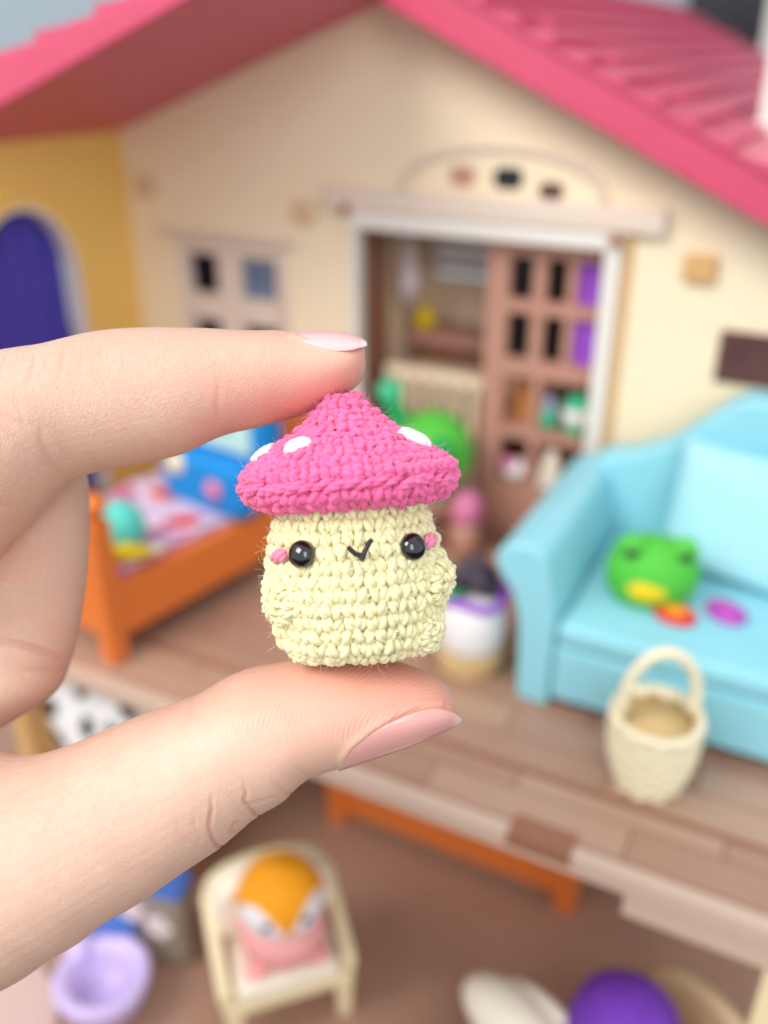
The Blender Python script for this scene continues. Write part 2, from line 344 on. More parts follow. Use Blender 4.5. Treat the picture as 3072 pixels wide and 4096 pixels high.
obj('body', MB().lathe([(0, 0), (.5, .05), (.62, .5), (.6, 1.1), (.5, 1.6)], 18), M['cab'], t, smooth=True); obj('head', MB().lathe([(.5, 1.6), (.66, 2.0), (.6, 2.6), (.3, 3.0), (0, 3.05)], 18), M['pink'], t, smooth=True)
t = thing('mushroom_figure', 'white and mint green round toy on the upper cupboard shelf', 'toy', (2.78, 1.15, 4.6))
obj('foot', MB().lathe([(0, 0), (.4, 0), (.5, .2), (.5, .42)], 18), M['mint'], t, smooth=True); obj('face', MB().lathe([(.5, .42), (.58, .7), (.54, 1.02)], 18), M['wyarn'], t, smooth=True); obj('cap', MB().lathe([(.54, 1.02), (.5, 1.25), (.25, 1.45), (0, 1.48)], 18), M['mint'], t, smooth=True)
t = thing('teardrop_figure', 'green teardrop toy with pale tip on the cupboard shelf', 'toy', (1.72, 1.15, 4.6))
obj('drop', MB().lathe([(0, 0), (.25, .05), (.32, .35), (.22, .75)], 14), M['mint'], t, smooth=True); obj('tip', MB().lathe([(.22, .75), (.09, 1.1), (0, 1.35)], 14), M['ltblue'], t, smooth=True)
t = thing('ivory_cone_figure', 'ivory cone toy standing on the lower cupboard shelf', 'toy', (2.0, 1.1, 2.4))
obj('cone', MB().lathe([(0, 0), (.45, 0), (.45, .4), (.2, 1.3), (0, 1.5)], 14), M['cushion'], t, smooth=True); obj('rim', MB().lathe([(.45, .0), (.5, .08), (.5, .16), (.45, .2)], 14), M['wyarn'], t, smooth=True)
t = thing('pink_bun_figure', 'little white and pink bun toy on the lower cupboard shelf', 'toy', (.6, 1.1, 2.4))
obj('bun', MB().ball((0, 0, .38), (.5, .45, .4), 16), M['wyarn'], t, smooth=True); obj('cap', MB().ball((-.2, -.12, .6), (.34, .34, .26), 14), M['pink'], t, smooth=True)
o = obj('yellow_ball', MB().ball((0, 0, .42), (.45, .45, .46), 16).ball((.1, -.1, .9), .2, 12), M['yellow'], None, smooth=True); o.location = (-4.6, 3.95, 6.82); tag(o, 'small yellow round toy on the shelf behind the doorway', 'toy')
o = obj('hanging_curtain', MB().tube([(-4.9, 2.9, 11.3), (-4.85, 2.9, 10), (-4.75, 2.85, 9.0), (-4.95, 2.85, 8.2)], [.25, .28, .42, .3], 10), M['curtain'], None, smooth=True); tag(o, 'pale gathered curtain hanging at the left of the doorway', 'curtain')
t = thing('toy_cot', 'pale wooden cot with upright bars behind the doorway', 'cot', (-2.6, 1.3, 0))
obj('top_rail', MB().box(-2.4, 2.2, -.2, .2, 5.6, 6.1), M['interior'], t, bevel=.08); obj('base_rail', MB().box(-2.4, 2.2, -.2, .2, .6, 1.2), M['orangebrown'], t)
b0 = obj('bar', MB().box(-.17, .17, -.14, .14, 1.2, 5.6), M['interior'], t)
for i in range(7): b = b0 if i == 0 else dup(b0, b0.location); b.location = (-2.2 + .7*i, 0, 0)
obj('backboard', MB().box(-2.4, 2.2, 1, 1.15, .3, 5.0), M['jamb'], t)
for x in (-2.3, 2.1): obj('leg', MB().box(x - .2, x + .2, -.18, .18, 0, .6), M['orangebrown'], t)

# ------------------------------------------------------------------ orange bed upstairs
B = thing('toy_bed', 'orange wooden toy bed with lilac and pink blanket', 'bed', (-7.45, -12.45, .035), R(-11))
W_, L_ = 5.2, 9.5
for x, y, h in ((0, 0, 4.9), (-W_, 0, 4.9), (0, L_, 5.8), (-W_, L_, 5.8)):
    p = obj('post', MB().box(x - .32, x + .32, y - .32, y + .32, 0, h), M['orange'], B, bevel=.06)
    obj('finial', MB().lathe([(.2, 0), (.2, .12), (.42, .3), (.42, .55), (.2, .75), (0, .8)], 14, (x, y, h)), M['orange'], p, smooth=True)
obj('footboard', MB().box(-W_ + .32, -.32, -.2, .2, .7, 4.2), M['orange'], B, bevel=.08)
obj('headboard', MB().box(-W_ + .32, -.32, L_ - .2, L_ + .2, .7, 5.4), M['orange'], B, bevel=.08)
obj('side_rail', MB().box(-.2, .2, .32, L_ - .32, .75, 2.55), M['orange'], B, bevel=.06); obj('side_rail', MB().box(-W_ - .2, -W_ + .2, .32, L_ - .32, .75, 2.55), M['orange'], B, bevel=.06)
obj('mattress', MB().box(-W_ + .22, -.22, .25, L_ - .25, 1.2, 2.55), M['pink'], B, bevel=.2)
bl = MB(); nx, ny = 24, 44
for i in range(nx + 1):
    for j in range(ny + 1):
        x = -W_ + .25 + (W_ - .5)*i/nx; y = .9 + (L_ - 1.3)*j/ny
        bl.v.append((x, y, 2.72 + .08*math.sin(x*2.1 + y) + .06*math.sin(y*3.2 - x)))
bl.f = [(i*(ny + 1) + j, (i + 1)*(ny + 1) + j, (i + 1)*(ny + 1) + j + 1, i*(ny + 1) + j + 1) for i in range(nx) for j in range(ny)]
bk = obj('blanket', bl, M['blanket'], B, smooth=True); sd = bk.modifiers.new('solid', 'SOLIDIFY'); sd.thickness = .15; sd.offset = 0
def strawberry(x, y, a, m): 
    return obj('strawberry_print', MB().prism([(math.cos(t)*.62*(1 - .2*math.cos(t)), math.sin(t)*.36) for t in [2*PI*k/16 for k in range(16)]], 0, .03, 'z').move(Matrix.Translation((x, y, 2.93)) @ Matrix.Rotation(a, 4, 'Z')), M[m], bk)
for x, y, a, m in ((-2.2, 2.6, 60, 'orred'), (-4.3, 4.0, -60, 'pink'), (-1.2, 2.0, 10, 'pink'), (-4.2, 6.6, 30, 'red'), (-2.4, 6.3, -20, 'pink'), (-.8, 6.0, 70, 'pink'), (-2.9, 1.4, 15, 'pink'), (-4.4, 1.2, 40, 'orred')): strawberry(x, y, R(a), m)
strawberry(-3.1, 5.0, R(20), 'orred'); strawberry(-.95, 4.0, R(50), 'red'); strawberry(-3.9, 2.3, R(-30), 'red')
obj('pink_fold', MB().box(-W_ + .4, -.3, .3, 2.2, 2.55, 2.78).box(-1.6, -.28, 2.2, 4.2, 2.55, 2.82), M['pink'], B, bevel=.1)
t = thing('teal_doll', 'small round teal toy leaning inside the bed by the footboard', 'toy', (-8.35, -10.6, 2.75))
obj('body', MB().ball((0, 0, .85), (.82, .8, .85), 18), M['teal'], t, smooth=True)
obj('base', MB().lathe([(0, 0), (.5, 0), (.55, .12), (.4, .3)], 16), M['teal'], t, smooth=True)
t = thing('yellow_toy', 'flat yellow banana shaped toy lying on the pink blanket', 'toy', (-7.75, -11.1, 2.85), R(25))
obj('body', MB().tube([(-.9, 0, .25), (-.5, -.08, .26), (0, -.1, .27), (.5, -.02, .26), (.8, .1, .25)], [.12, .26, .3, .24, .1], 12), M['yellow'], t, smooth=True)
obj('tip', MB().tube([(.75, .08, .25), (1.1, .25, .24)], [.18, .1], 10), M['cream'], t, smooth=True)
t = thing('blue_doll', 'blue crochet doll with a pale face lying on the bed', 'toy', (-7.6, -6.2, 2.8), R(-8))
obj('body', MB().box(-1.95, 1.9, -1.15, .3, .0, 2.0), M['blue'], t, bevel=.4)
obj('head', MB().box(-1.1, 2.15, -.25, 1.1, 1.7, 4.6), M['blue'], t, bevel=.5)
obj('face', MB().box(-.65, 1.7, -.36, 0, 2.1, 4.2), M['face'], t, bevel=.16)
obj('eye', MB().ball((.7, -.4, 3.0), (.16, .08, .16), 12), M['dkgreen'], t, smooth=True)
obj('button', MB().ball((-1.05, -1.1, 1.55), (.42, .3, .42), 14), M['cream'], t, smooth=True); obj('button', MB().ball((.75, -1.2, 1.05), (.36, .2, .36), 14), M['pink'], t, smooth=True, label='pink button on the blue doll')

# ------------------------------------------------------------------ turquoise sofa
S = thing('toy_sofa', 'turquoise toy sofa with a humped back and rolled arms', 'sofa', (4.3, -8.6, .035))
def arm_poly(s=1):
    return [(0, 0), (.95, 0), (.95, 3.0), (.78, 3.6), (.7, 4.3), (.55, 4.85), (.2, 5.1), (-.4, 5.05), (-.82, 4.75), (-.92, 4.4), (-.68, 3.95), (-.34, 3.5), (-.1, 2.7)]
obj('arm', MB().prism(arm_poly(), 0, 7.2, 'y'), M['sofa'], S, bevel=.12); obj('arm', MB().prism([(9.3 - x, z) for x, z in arm_poly()], 0, 7.2, 'y'), M['sofa'], S, bevel=.12)
bp = [(.05, .2), (.05, 5.3)] + [(.05 + 9.2*i/24, 5.3 + .5*math.sin(PI*i/24) + 2.15*math.exp(-((i - 12)/5.2)**2)) for i in range(1, 24)] + [(9.25, 5.3), (9.25, .2)]
obj('backrest', MB().prism(bp, 6.3, 7.6, 'y'), M['sofa'], S, bevel=.22)
obj('base', MB().box(.97, 8.33, .12, 6.4, .35, 2.1), M['sofa'], S, bevel=.1)
obj('apron', MB().box(1.05, 8.25, .03, .13, .4, 2.0), M['sofa'], S, bevel=.04)
obj('seat_cushion', MB().box(.99, 8.31, .05, 6.2, 2.16, 2.85), M['sofa'], S, bevel=.2)
Q = thing('square_cushion', 'pale turquoise square cushion leaning on the sofa back behind the frog', 'cushion', (8.9, -4.0, 2.9), R(-12))
mb = MB(); n = 22
for sg in (-1, 1):
    vv = []
    for i in range(n + 1):
        for j in range(n + 1):
            u, v = -1 + 2*i/n, -1 + 2*j/n; bl_ = ((1 - abs(u)**5)*(1 - abs(v)**5))**.5; pin = 1 - .05*(1 - abs(v)**2)*(abs(u)**6) - .0
            x, z = 2.0*u*pin, 1.95 + 1.9*v*(1 - .05*(1 - u*u)*abs(v)**6); y = sg*(.62*bl_ + .03)
            vv.append((x, y + .24*z, z*.97))
    mb.add(vv, [(i*(n + 1) + j, (i + 1)*(n + 1) + j, (i + 1)*(n + 1) + j + 1, i*(n + 1) + j + 1) for i in range(n) for j in range(n)])
obj('cover', mb, M['cushcl'], Q, smooth=True)
obj('piping', MB().tube([(2.0*a, .24*(1.95 + 1.9*b), (1.95 + 1.9*b)*.97) for a, b in [(-1, -1), (-.5, -.97), (0, -.95), (.5, -.97), (1, -1), (.97, -.5), (.95, 0), (.97, .5), (1, 1), (.5, .97), (0, .95), (-.5, .97), (-1, 1), (-.97, .5), (-.95, 0), (-.97, -.5)]], .07, 8, True), M['sofa'], Q, smooth=True)
f0 = obj('foot', MB().lathe([(.3, 0), (.26, .1), (.36, .36)], 14), M['jamb'], S, smooth=True)
for i, (x, y) in enumerate(((1.3, .6), (8, .6), (1.3, 6), (8, 6))): f = f0 if i == 0 else dup(f0, (0, 0, 0)); f.location = (x, y, 0)
F = thing('frog_toy', 'round green crochet frog with a yellow belly on the sofa', 'toy', (7.2, -5.9, 2.86), R(18))
obj('body', MB().lathe([(0, 0), (.95, .03), (1.18, .4), (1.24, .95), (1.12, 1.45), (.7, 1.78), (0, 1.88)], 28, sx=1.06, sy=.86), M['frog'], F, smooth=True)
for s in (-1, 1):
    e = obj('eye_bump', MB().ball((s*.7, -.35, 1.78), (.42, .38, .38), 14), M['frog'], F, smooth=True); obj('pupil', MB().ball((s*.72, -.7, 1.76), (.2, .1, .13), 12), M['dark'], e, smooth=True)
obj('belly', MB().ball((-.15, -.82, .72), (.62, .3, .42), 16), M['yellow'], F, smooth=True)
def card(name, label, loc, rz, m1, m2):
    t = thing(name, label, 'toy', loc, rz)
    obj('plate', MB().prism([(.62*math.cos(a), .48*math.sin(a)) for a in [2*PI*k/12 for k in range(12)]], 0, .26, 'z'), M[m1], t, bevel=.1)
    obj('centre', MB().ball((0, 0, .24), (.36, .3, .13), 14), M[m2], t, smooth=True)
card('red_toy_plate', 'little red and amber oval toy in front of the frog', (8.1, -6.7, 2.86), R(-15), 'redp', 'amber')
card('magenta_toy_plate', 'little magenta oval toy beside the red one on the sofa', (9.35, -5.95, 2.86), R(-30), 'magenta', 'magenta')

# ------------------------------------------------------------------ wicker basket
K = thing('wicker_basket', 'cream wicker basket with a tall arched handle on the brown floor', 'basket', (8.5, -10.3, .035), R(27))
def bask_r(z): return .68 + .36*math.sin(min(1, z/1.7)*PI/2)
mb = MB(); nz_ = 11; bw = .06
for j in range(nz_):
    z = .09 + 2.0*j/(nz_ - 1); ph = (j % 2)*PI
    mb.tube([((bask_r(z) + bw*math.cos(9*a + ph))*math.cos(a), (bask_r(z) + bw*math.cos(9*a + ph))*math.sin(a), z) for a in [2*PI*k/72 for k in range(72)]], .105, 6, True)
obj('weave', mb, M['wicker'], K, smooth=True, kind='stuff')
mb = MB()
for k in range(24):
    a = 2*PI*k/24; mb.tube([(bask_r(z)*math.cos(a), bask_r(z)*math.sin(a), z) for z in np.linspace(.02, 2.12, 8)], .05, 6)
obj('stakes', mb, M['wicker'], K, smooth=True, kind='stuff')
obj('base', MB().lathe([(0, .02), (.68, .02), (.68, .12), (0, .12)], 24), M['wickin'], K); obj('lining', MB().lathe([(.64, .12), (bask_r(.8) - .1, .8), (bask_r(2) - .1, 2.05)], 28), M['wickin'], K, smooth=True)
obj('rim', MB().tube([(1.06*math.cos(a), 1.06*math.sin(a), 2.15 + .03*math.cos(20*a)) for a in [2*PI*k/64 for k in range(64)]], .13, 8, True), M['wicker'], K, smooth=True)
obj('handle', MB().tube([(.9*math.cos(a)*(1 if math.sin(a) > -.1 else 1.06), 0, 2.6 + 1.45*math.sin(a)) for a in [-.25 + (PI + .5)*k/40 for k in range(41)]], [.15 + .018*math.sin(k*1.9) for k in range(41)], 10), M['wicker'], K, smooth=True)

# ------------------------------------------------------------------ white pail of berries beside the sofa
P = thing('white_bag', 'white cloth bag on a tan woven base with purple trim beside the sofa', 'bag', (2.45, -7.7, .035))
obj('cloth', MB().lathe([(.86, .75), (1.0, 1.1), (1.05, 1.8), (.98, 2.45), (.88, 2.6)], 26), M['wyarn'], P, smooth=True)
mb = MB()
for j in range(4): mb.tube([((.8 + .05*j)*math.cos(a), (.8 + .05*j)*math.sin(a), .1 + .2*j) for a in [2*PI*k/32 for k in range(32)]], .12, 6, True)
obj('woven_base', mb.lathe([(0, .02), (.8, .02), (.9, .75), (0, .75)], 24), M['wickin'], P, smooth=True)
obj('trim', MB().tube([(.95*math.cos(a), .95*math.sin(a), 2.62 + .12*math.sin(3*a)) for a in [2*PI*k/40 for k in range(40)]], .14, 8, True), M['purple'], P, smooth=True)
mb = MB()
for i in range(9):
    a = 2*PI*i/7; r_ = .5 if i < 7 else .1; mb.ball((r_*math.cos(a), r_*math.sin(a), 2.95 + .35*(i >= 5) + .1*(i % 3)), .36, 12)
t = obj('berry_bunch', mb, M['berry'], None, smooth=True, kind='stuff'); t.location = (2.45, -7.7, .035); t['label'] = 'bunch of dark berries heaped in the white bag'
mb = MB()
for a in (2.2, 3.4, 4.4): mb.ball((.75*math.cos(a), .75*math.sin(a), 2.85), (.34, .16, .2), 12, Matrix.Rotation(a, 3, 'Z'))
t = obj('leaf', mb, M['dkgreen'], P, smooth=True)

# ------------------------------------------------------------------ lower storey
O = thing('lower_bed', 'low orange wooden bench frame under the upper floor', 'bench', (-3.1, -6.4, -10))
obj('rail', MB().box(.2, 9.0, -.18, .18, .5, 2.75), M['orange'], O, bevel=.06); obj('rail', MB().box(.2, 9.0, 4.6, 4.96, 1.1, 2.75), M['orange'], O)
obj('top_board', MB().box(0, 9.2, -.12, 4.9, 2.75, 3.0), M['orange'], O)
l0 = obj('leg', MB().prism([(-.34, 0), (.34, 0), (.44, 2.74), (-.44, 2.74)], -.34, .34, 'y'), M['orange'], O)
for i, (x, y) in enumerate(((0, 0), (9.15, 0), (0, 4.78), (9.15, 4.78))): l = l0 if i == 0 else dup(l0, (0, 0, 0)); l.location = (x, y, 0)
# black spotted cushion on a tan cabinet
t = thing('cabinet', 'tan cabinet under the upper floor carrying the spotted cushion', 'cabinet', (-9.2, -11.7, -10))
obj('carcass', MB().box(-1.9, 2.6, -1.2, 1.2, 0, 4.4), M['tan'], t, bevel=.08); obj('door', MB().box(-1.7, .3, -1.3, -1.2, .4, 4.1), M['wing'], t, bevel=.05); obj('door', MB().box(.4, 2.4, -1.3, -1.2, .4, 4.1), M['wing'], t, bevel=.05)
t = thing('spotted_cushion', 'white cushion with black oval spots below the upper floor edge', 'cushion', (-9.2, -12.0, -5.6))
mb = MB(); nx, nz2 = 26, 20
def cush(u, v, s): 
    b = (1 - abs(u)**4)**.5*(1 - abs(v)**4)**.5
    return (2.35*u, s*(.62*b + .02) + .12*math.sin(4*u + 3*v), 1.9 + 1.85*v)
for s in (-1, 1):
    vv = [cush(-1 + 2*i/nx, -1 + 2*j/nz2, s) for i in range(nx + 1) for j in range(nz2 + 1)]
    mb.add(vv, [(i*(nz2 + 1) + j, (i + 1)*(nz2 + 1) + j, (i + 1)*(nz2 + 1) + j + 1, i*(nz2 + 1) + j + 1) for i in range(nx) for j in range(nz2)])
obj('cover', mb, M['wyarn'], t, smooth=True)
for (u, v) in ((-.62, .42), (-.02, .15), (.55, .42), (-.58, -.32), (-.1, .84), (.5, -.2), (.05, -.6), (.75, .85), (-.75, .9)):
    c = cush(u, v, -1); obj('spot', MB().ball((c[0], c[1] + .02, c[2]), (.30 + .1*abs(u), .1, .5 + .12*math.sin(9*v)), 12, Matrix.Rotation(R(25*u + 12), 3, 'Y')), M['dark'], t, smooth=True)
# armchair with the orange haired doll
A_ = thing('toy_armchair', 'cream toy armchair with ivory cushions holding the orange haired doll', 'chair', (-.98, -13.86, -10), R(46))
# local x: along the front edge, -y: the way it faces
for x in (-1.7, 1.7):
    for y in (-1.15, 1.15): obj('leg', MB().prism([(x - .2, 0), (x + .2, 0), (x + .27, 1.5), (x - .27, 1.5)], y - .22, y + .22, 'y'), M['cream'], A_, bevel=.06)
obj('seat_frame', MB().box(-2.0, 2.0, -1.45, 1.4, 1.5, 2.0), M['cream'], A_, bevel=.12); obj('seat_cushion', MB().box(-1.6, 1.6, -1.5, 1.0, 2.0, 2.65), M['cushion'], A_, bevel=.26)
for x in (-1.9, 1.9): obj('arm', MB().prism([(-1.4, 2.0), (1.3, 2.0), (1.3, 3.9), (.4, 3.4), (-1.0, 2.75), (-1.4, 2.5)], x - .2, x + .2, 'x'), M['cream'], A_, bevel=.12)
bp = [(-2.05, 2.0)] + [(-2.05*math.cos(PI*i/16), 3.3 + 1.5*math.sin(PI*i/16)**.7) for i in range(17)] + [(2.05, 2.0)]
obj('backrest', MB().prism(bp, 1.2, 1.65, 'y'), M['cream'], A_, bevel=.16)
obj('back_cushion', MB().prism([(x*.9, 2.7 + (z - 2.0)*.86) for x, z in bp], .3, 1.2, 'y'), M['cushion'], A_, bevel=.24)
D_ = thing('orange_hair_doll', 'crochet doll with orange hair and pink body seated in the armchair', 'doll', (-.72, -13.95, -7.33), R(42))
D_.scale = (.86, .86, .76)
obj('body', MB().lathe([(0, 0), (1.1, .05), (1.5, .6), (1.55, 1.3), (1.35, 2.0)], 24), M['pyarn'], D_, smooth=True)
hd = obj('head', MB().lathe([(1.35, 2.0), (1.45, 2.4), (1.42, 2.9), (1.2, 3.5), (.7, 3.95), (0, 4.1)], 24), M['wyarn'], D_, smooth=True)
mb = MB(); n = 64; vv = []
for i in range(n + 1):
    a = 2*PI*i/n                                                # q below is 0 at the front
    q = (a + PI/2 + PI) % (2*PI) - PI; low = 2.3 + (1.2*abs(math.sin(q*1.9))**.8 if abs(q) < PI/1.9 else 0)
    for j in range(7):
        z = low + (4.2 - low)*j/6; r_ = np.interp(z, [2.0, 2.4, 2.9, 3.5, 3.95, 4.2], [1.38, 1.5, 1.48, 1.27, .78, 0.0]) + .04
        vv.append((r_*math.cos(a), r_*math.sin(a), z))
mb.add(vv, [(i*7 + j, (i + 1)*7 + j, (i + 1)*7 + j + 1, i*7 + j + 1) for i in range(n) for j in range(6)])
obj('hair', mb, M['hair'], D_, smooth=True)
for s in (-1, 1): obj('eye', MB().ball((s*.66, -1.3, 2.78), (.19, .1, .19), 12), M['bluegrey'], hd, smooth=True)
for s in (-1, 1): obj('foot', MB().ball((s*1.1, -1.0, .25), (.4, .4, .26), 14), M['pyarn'], D_, smooth=True)
# lilac potty, blue cloth, flowered pouch
t = thing('lilac_bowl', 'glossy lilac toy potty bowl on the lower floor', 'bowl', (-5.65, -16.75, -10), R(20))
t.scale = (.9, .9, .85)
obj('bowl', MB().lathe([(0, .05), (1.0, .05), (1.35, .6), (1.62, 1.5), (1.66, 1.75), (1.5, 1.92), (1.2, 1.85), (.95, 1.4), (.8, .7), (0, .6)], 36), M['lilac'], t, smooth=True)
obj('seat_back', MB().ball((-1.2, .9, 1.7), (.5, .6, .5), 16), M['lilac'], t, smooth=True)
o = obj('blue_cloth', MB().ball((0, 0, .8), (1.3, .9, .85), 20).ball((.7, .3, 1.5), (.8, .7, .6), 16), M['bluecl'], None, smooth=True); o.location = (-7.2, -15.3, -10); tag(o, 'crumpled royal blue cloth behind the lilac bowl', 'cloth')
t = thing('flower_pouch', 'grey green translucent pouch with pale flowers beside the armchair', 'pouch', (-5.5, -14.4, -10), R(12))
t.scale = (.85, 1, .95)
obj('film', MB().box(-1.35, 1.5, -.5, .5, 0, 3.6), M['pouch'], t, bevel=.4)
for x, z in ((-.6, 2.5), (.5, 1.9)):
    mb = MB()
    for k in range(5): mb.ball((x + .33*math.cos(2*PI*k/5), -.52, z + .33*math.sin(2*PI*k/5)), (.27, .08, .27), 10)
    obj('flower', mb, M['curtain'], t, smooth=True)
obj('band', MB().box(-1.4, 1.55, -.52, .52, 3.3, 3.75), M['bluecl'], t, bevel=.15)
o = obj('rug', MB().lathe([(0, 0), (3.2, 0), (3.3, .1), (3.2, .2), (0, .2)], 40), M['rug'], None, smooth=False); o.location = (-9.2, -19.9, -10); tag(o, 'pale pink round rug at the bottom left corner', 'rug')
# two cream chairs and the violet doll at the bottom right
def round_chair(label, loc, rz, m):
    t = thing('round_back_chair', label, 'chair', loc, rz)
    bp = [(-1.7, 2.2)] + [(-1.75*math.cos(PI*i/14), 2.6 + 1.7*math.sin(PI*i/14)**.8) for i in range(15)] + [(1.7, 2.2)]
    obj('backrest', MB().prism(bp, 1.1, 1.6, 'y'), M[m], t, bevel=.24); obj('seat', MB().box(-1.7, 1.7, -1.5, 1.5, 1.6, 2.2), M[m], t, bevel=.2)
    for x in (-1.4, 1.4):
        for y in (-1.2, 1.2): obj('leg', MB().box(x - .2, x + .2, y - .2, y + .2, 0, 1.6), M[m], t)
    return t
t = round_chair('cream rounded chair back left of the violet doll', (6.75, -14.1, -10), R(-18), 'cushion')
t.scale = (1, 1, .85)
obj('back_pad', MB().ball((-.5, .6, 3.5), (1.75, .9, 1.0), 20), M['cushion'], t, smooth=True)
round_chair('tan rounded chair behind the violet doll', (10.5, -11.7, -10), R(-25), 'duntan').scale = (1, 1, .85)
t = thing('violet_doll', 'violet crochet doll with a light blue face patch at the bottom edge', 'doll', (9.3, -12.7, -8.13), R(-25))
t.scale = (1, 1, 1.05)
obj('head', MB().lathe([(0, 0), (1.0, .05), (1.45, .7), (1.55, 1.5), (1.35, 2.3), (.8, 2.9), (0, 3.1)], 28), M['viol'], t, smooth=True); obj('face_patch', MB().ball((-.75, -1.15, 1.15), (.55, .4, .5), 16), M['ltblue'], t, smooth=True)

# ------------------------------------------------------------------ hand frame: x right, y up, z toward the viewer, sketch unit u = 0.06 mm
U = .006025; DH = 11.9
HANDM = Matrix.Translation(CAM_LOC) @ CAM_ROT.to_matrix().to_4x4() @ Matrix.Translation((0, 0, -DH))
def hx(px, py, d=0): k = U*(DH - d)/DH; return np.array(((px - 829.5)*k, (1106 - py)*k, d))
def catmull(rows, sub):
    A = np.array(rows, float); n = len(A); out = []
    for i in range(n - 1):
        p0, p1, p2, p3 = A[max(i - 1, 0)], A[i], A[i + 1], A[min(i + 2, n - 1)]
        for k in range(sub):
            t = k/sub; out.append(.5*((2*p1) + (p2 - p0)*t + (2*p0 - 5*p1 + 4*p2 - p3)*t*t + (3*p1 - p0 - 3*p2 + p3)*t**3))
    out.append(A[-1]); return np.array(out)
# rows: top x,y, bottom x,y, depth centre, half depth
INDEX = [(790, 772, 790, 780, 0, .04), (786, 752, 788, 803, 0, .30), (772, 739, 774, 829, 0, .46), (746, 731, 746, 852, 0, .56), (700, 727, 700, 877, 0, .63), (650, 722, 652, 897, 0, .67), (600, 716, 602, 910, 0, .71),
         (550, 716, 552, 924, 0, .73), (500, 714, 500, 935, 0, .75), (450, 711, 452, 952, 0, .78), (400, 710, 402, 977, 0, .81), (350, 709, 352, 992, 0, .83), (300, 710, 300, 1002, 0, .85), (250, 713, 246, 1012, 0, .87),
         (200, 720, 190, 1024, 0, .90), (150, 732, 140, 1046, .02, .94), (100, 744, 80, 1105, .05, 1.0), (50, 751, 10, 1180, .08, 1.06), (-20, 764, -60, 1260, .08, 1.12), (-120, 800, -140, 1330, 0, 1.18), (-260, 860, -270, 1400, -.2, 1.25), (-420, 930, -430, 1480, -.5, 1.3)]
MIDDLE = [(-330, 760, -250, 900, -1.5, .8), (-210, 800, -20, 850, -1.45, .82), (-140, 900, 130, 930, -1.4, .84), (-112, 1000, 181, 1020, -1.35, .85), (-105, 1100, 188, 1110, -1.32, .85), (-100, 1190, 187, 1195, -1.3, .85), (-98, 1270, 178, 1285, -1.28, .83),
          (-95, 1340, 164, 1372, -1.25, .8), (-105, 1400, 148, 1432, -1.22, .8), (-120, 1440, 122, 1492, -1.2, .78), (-150, 1460, 60, 1538, -1.2, .74), (-190, 1470, -10, 1578, -1.2, .66), (-240, 1475, -100, 1606, -1.2, .52), (-290, 1480, -220, 1580, -1.2, .3)]
RING = [(a - 75, b + 25, c - 75, d_ + 5, e - 1.35, f*.98) for a, b, c, d_, e, f in MIDDLE]
LITTLE = [(-170 + (a + 170)*.85 - 110, 1200 + (b - 1200)*.82, -170 + (c + 170)*.85 - 110, 1200 + (d_ - 1200)*.82, e - 2.55, f*.82) for a, b, c, d_, e, f in MIDDLE]
THUMB = [(989, 1540, 989, 1548, 0, .05), (979, 1503, 971, 1562, 0, .35), (956, 1475, 941, 1577, 0, .52), (916, 1451, 894, 1597, 0, .66), (860, 1431, 835, 1619, 0, .76), (800, 1422, 770, 1640, 0, .82), (736, 1419, 712, 1661, 0, .86), (670, 1421, 657, 1687, 0, .88),
         (600, 1433, 610, 1727, 0, .91), (536, 1445, 560, 1760, 0, .94), (484, 1466, 514, 1794, 0, .97), (428, 1499, 466, 1834, 0, 1.0), (360, 1525, 410, 1874, 0, 1.03), (300, 1546, 350, 1913, 0, 1.06), (240, 1571, 285, 1954, 0, 1.09), (170, 1602, 215, 2000, -.02, 1.12),
         (110, 1624, 140, 2050, -.05, 1.16), (60, 1635, 70, 2094, -.1, 1.2), (0, 1632, 0, 2139, -.15, 1.25), (-80, 1600, -90, 2200, -.3, 1.3), (-200, 1540, -210, 2280, -.5, 1.35), (-360, 1450, -380, 2350, -.8, 1.4), (-480, 1420, -520, 2300, -1.1, 1.3)]
PALM = [(-180, 820, -230, 1500, -1.7, 1.0), (-270, 760, -300, 1700, -1.7, 1.5), (-380, 760, -400, 1950, -1.6, 1.65), (-520, 850, -520, 2150, -1.5, 1.7), (-680, 1050, -640, 2280, -1.5, 1.7), (-840, 1300, -760, 2350, -1.5, 1.7), (-980, 1500, -880, 2420, -1.5, 1.75), (-1300, 1750, -1180, 2720, -1.5, 1.9), (-1600, 2000, -1480, 3000, -1.5, 2.0)]
def section(row, phi, k=1.0):
    a = hx(row[0], row[1], row[4]); b = hx(row[2], row[3], row[4]); c = (a + b)/2; ax = (a - b)/2
    return c + k*(np.cos(phi)*ax + np.sin(phi)*np.array((0, 0, row[5])))
def loft(rows, sub=5, n=44):
    rs = catmull(rows, sub); v = []; f = []
    for r_ in rs:
        for k in range(n): v.append(section(r_, 2*PI*k/n))
    m = len(rs)
    for i in range(m - 1):
        for k in range(n): f.append((i*n + k, i*n + (k + 1) % n, (i + 1)*n + (k + 1) % n, (i + 1)*n + k))
    f += [tuple(range(n - 1, -1, -1)), tuple(range((m - 1)*n, m*n))]
    return v, f
mb = MB()
for rows in (INDEX, MIDDLE, RING, LITTLE, THUMB, PALM): mb.add(*loft(rows))
tmp = obj('hand_draft', mb, M['wall'])
rm = tmp.modifiers.new('remesh', 'REMESH'); rm.mode = 'VOXEL'; rm.voxel_size = .021
sm = tmp.modifiers.new('smooth', 'SMOOTH'); sm.factor = .5; sm.iterations = 12
dg = bpy.context.evaluated_depsgraph_get()
me = bpy.data.meshes.new_from_object(tmp.evaluated_get(dg))
bpy.data.objects.remove(tmp)
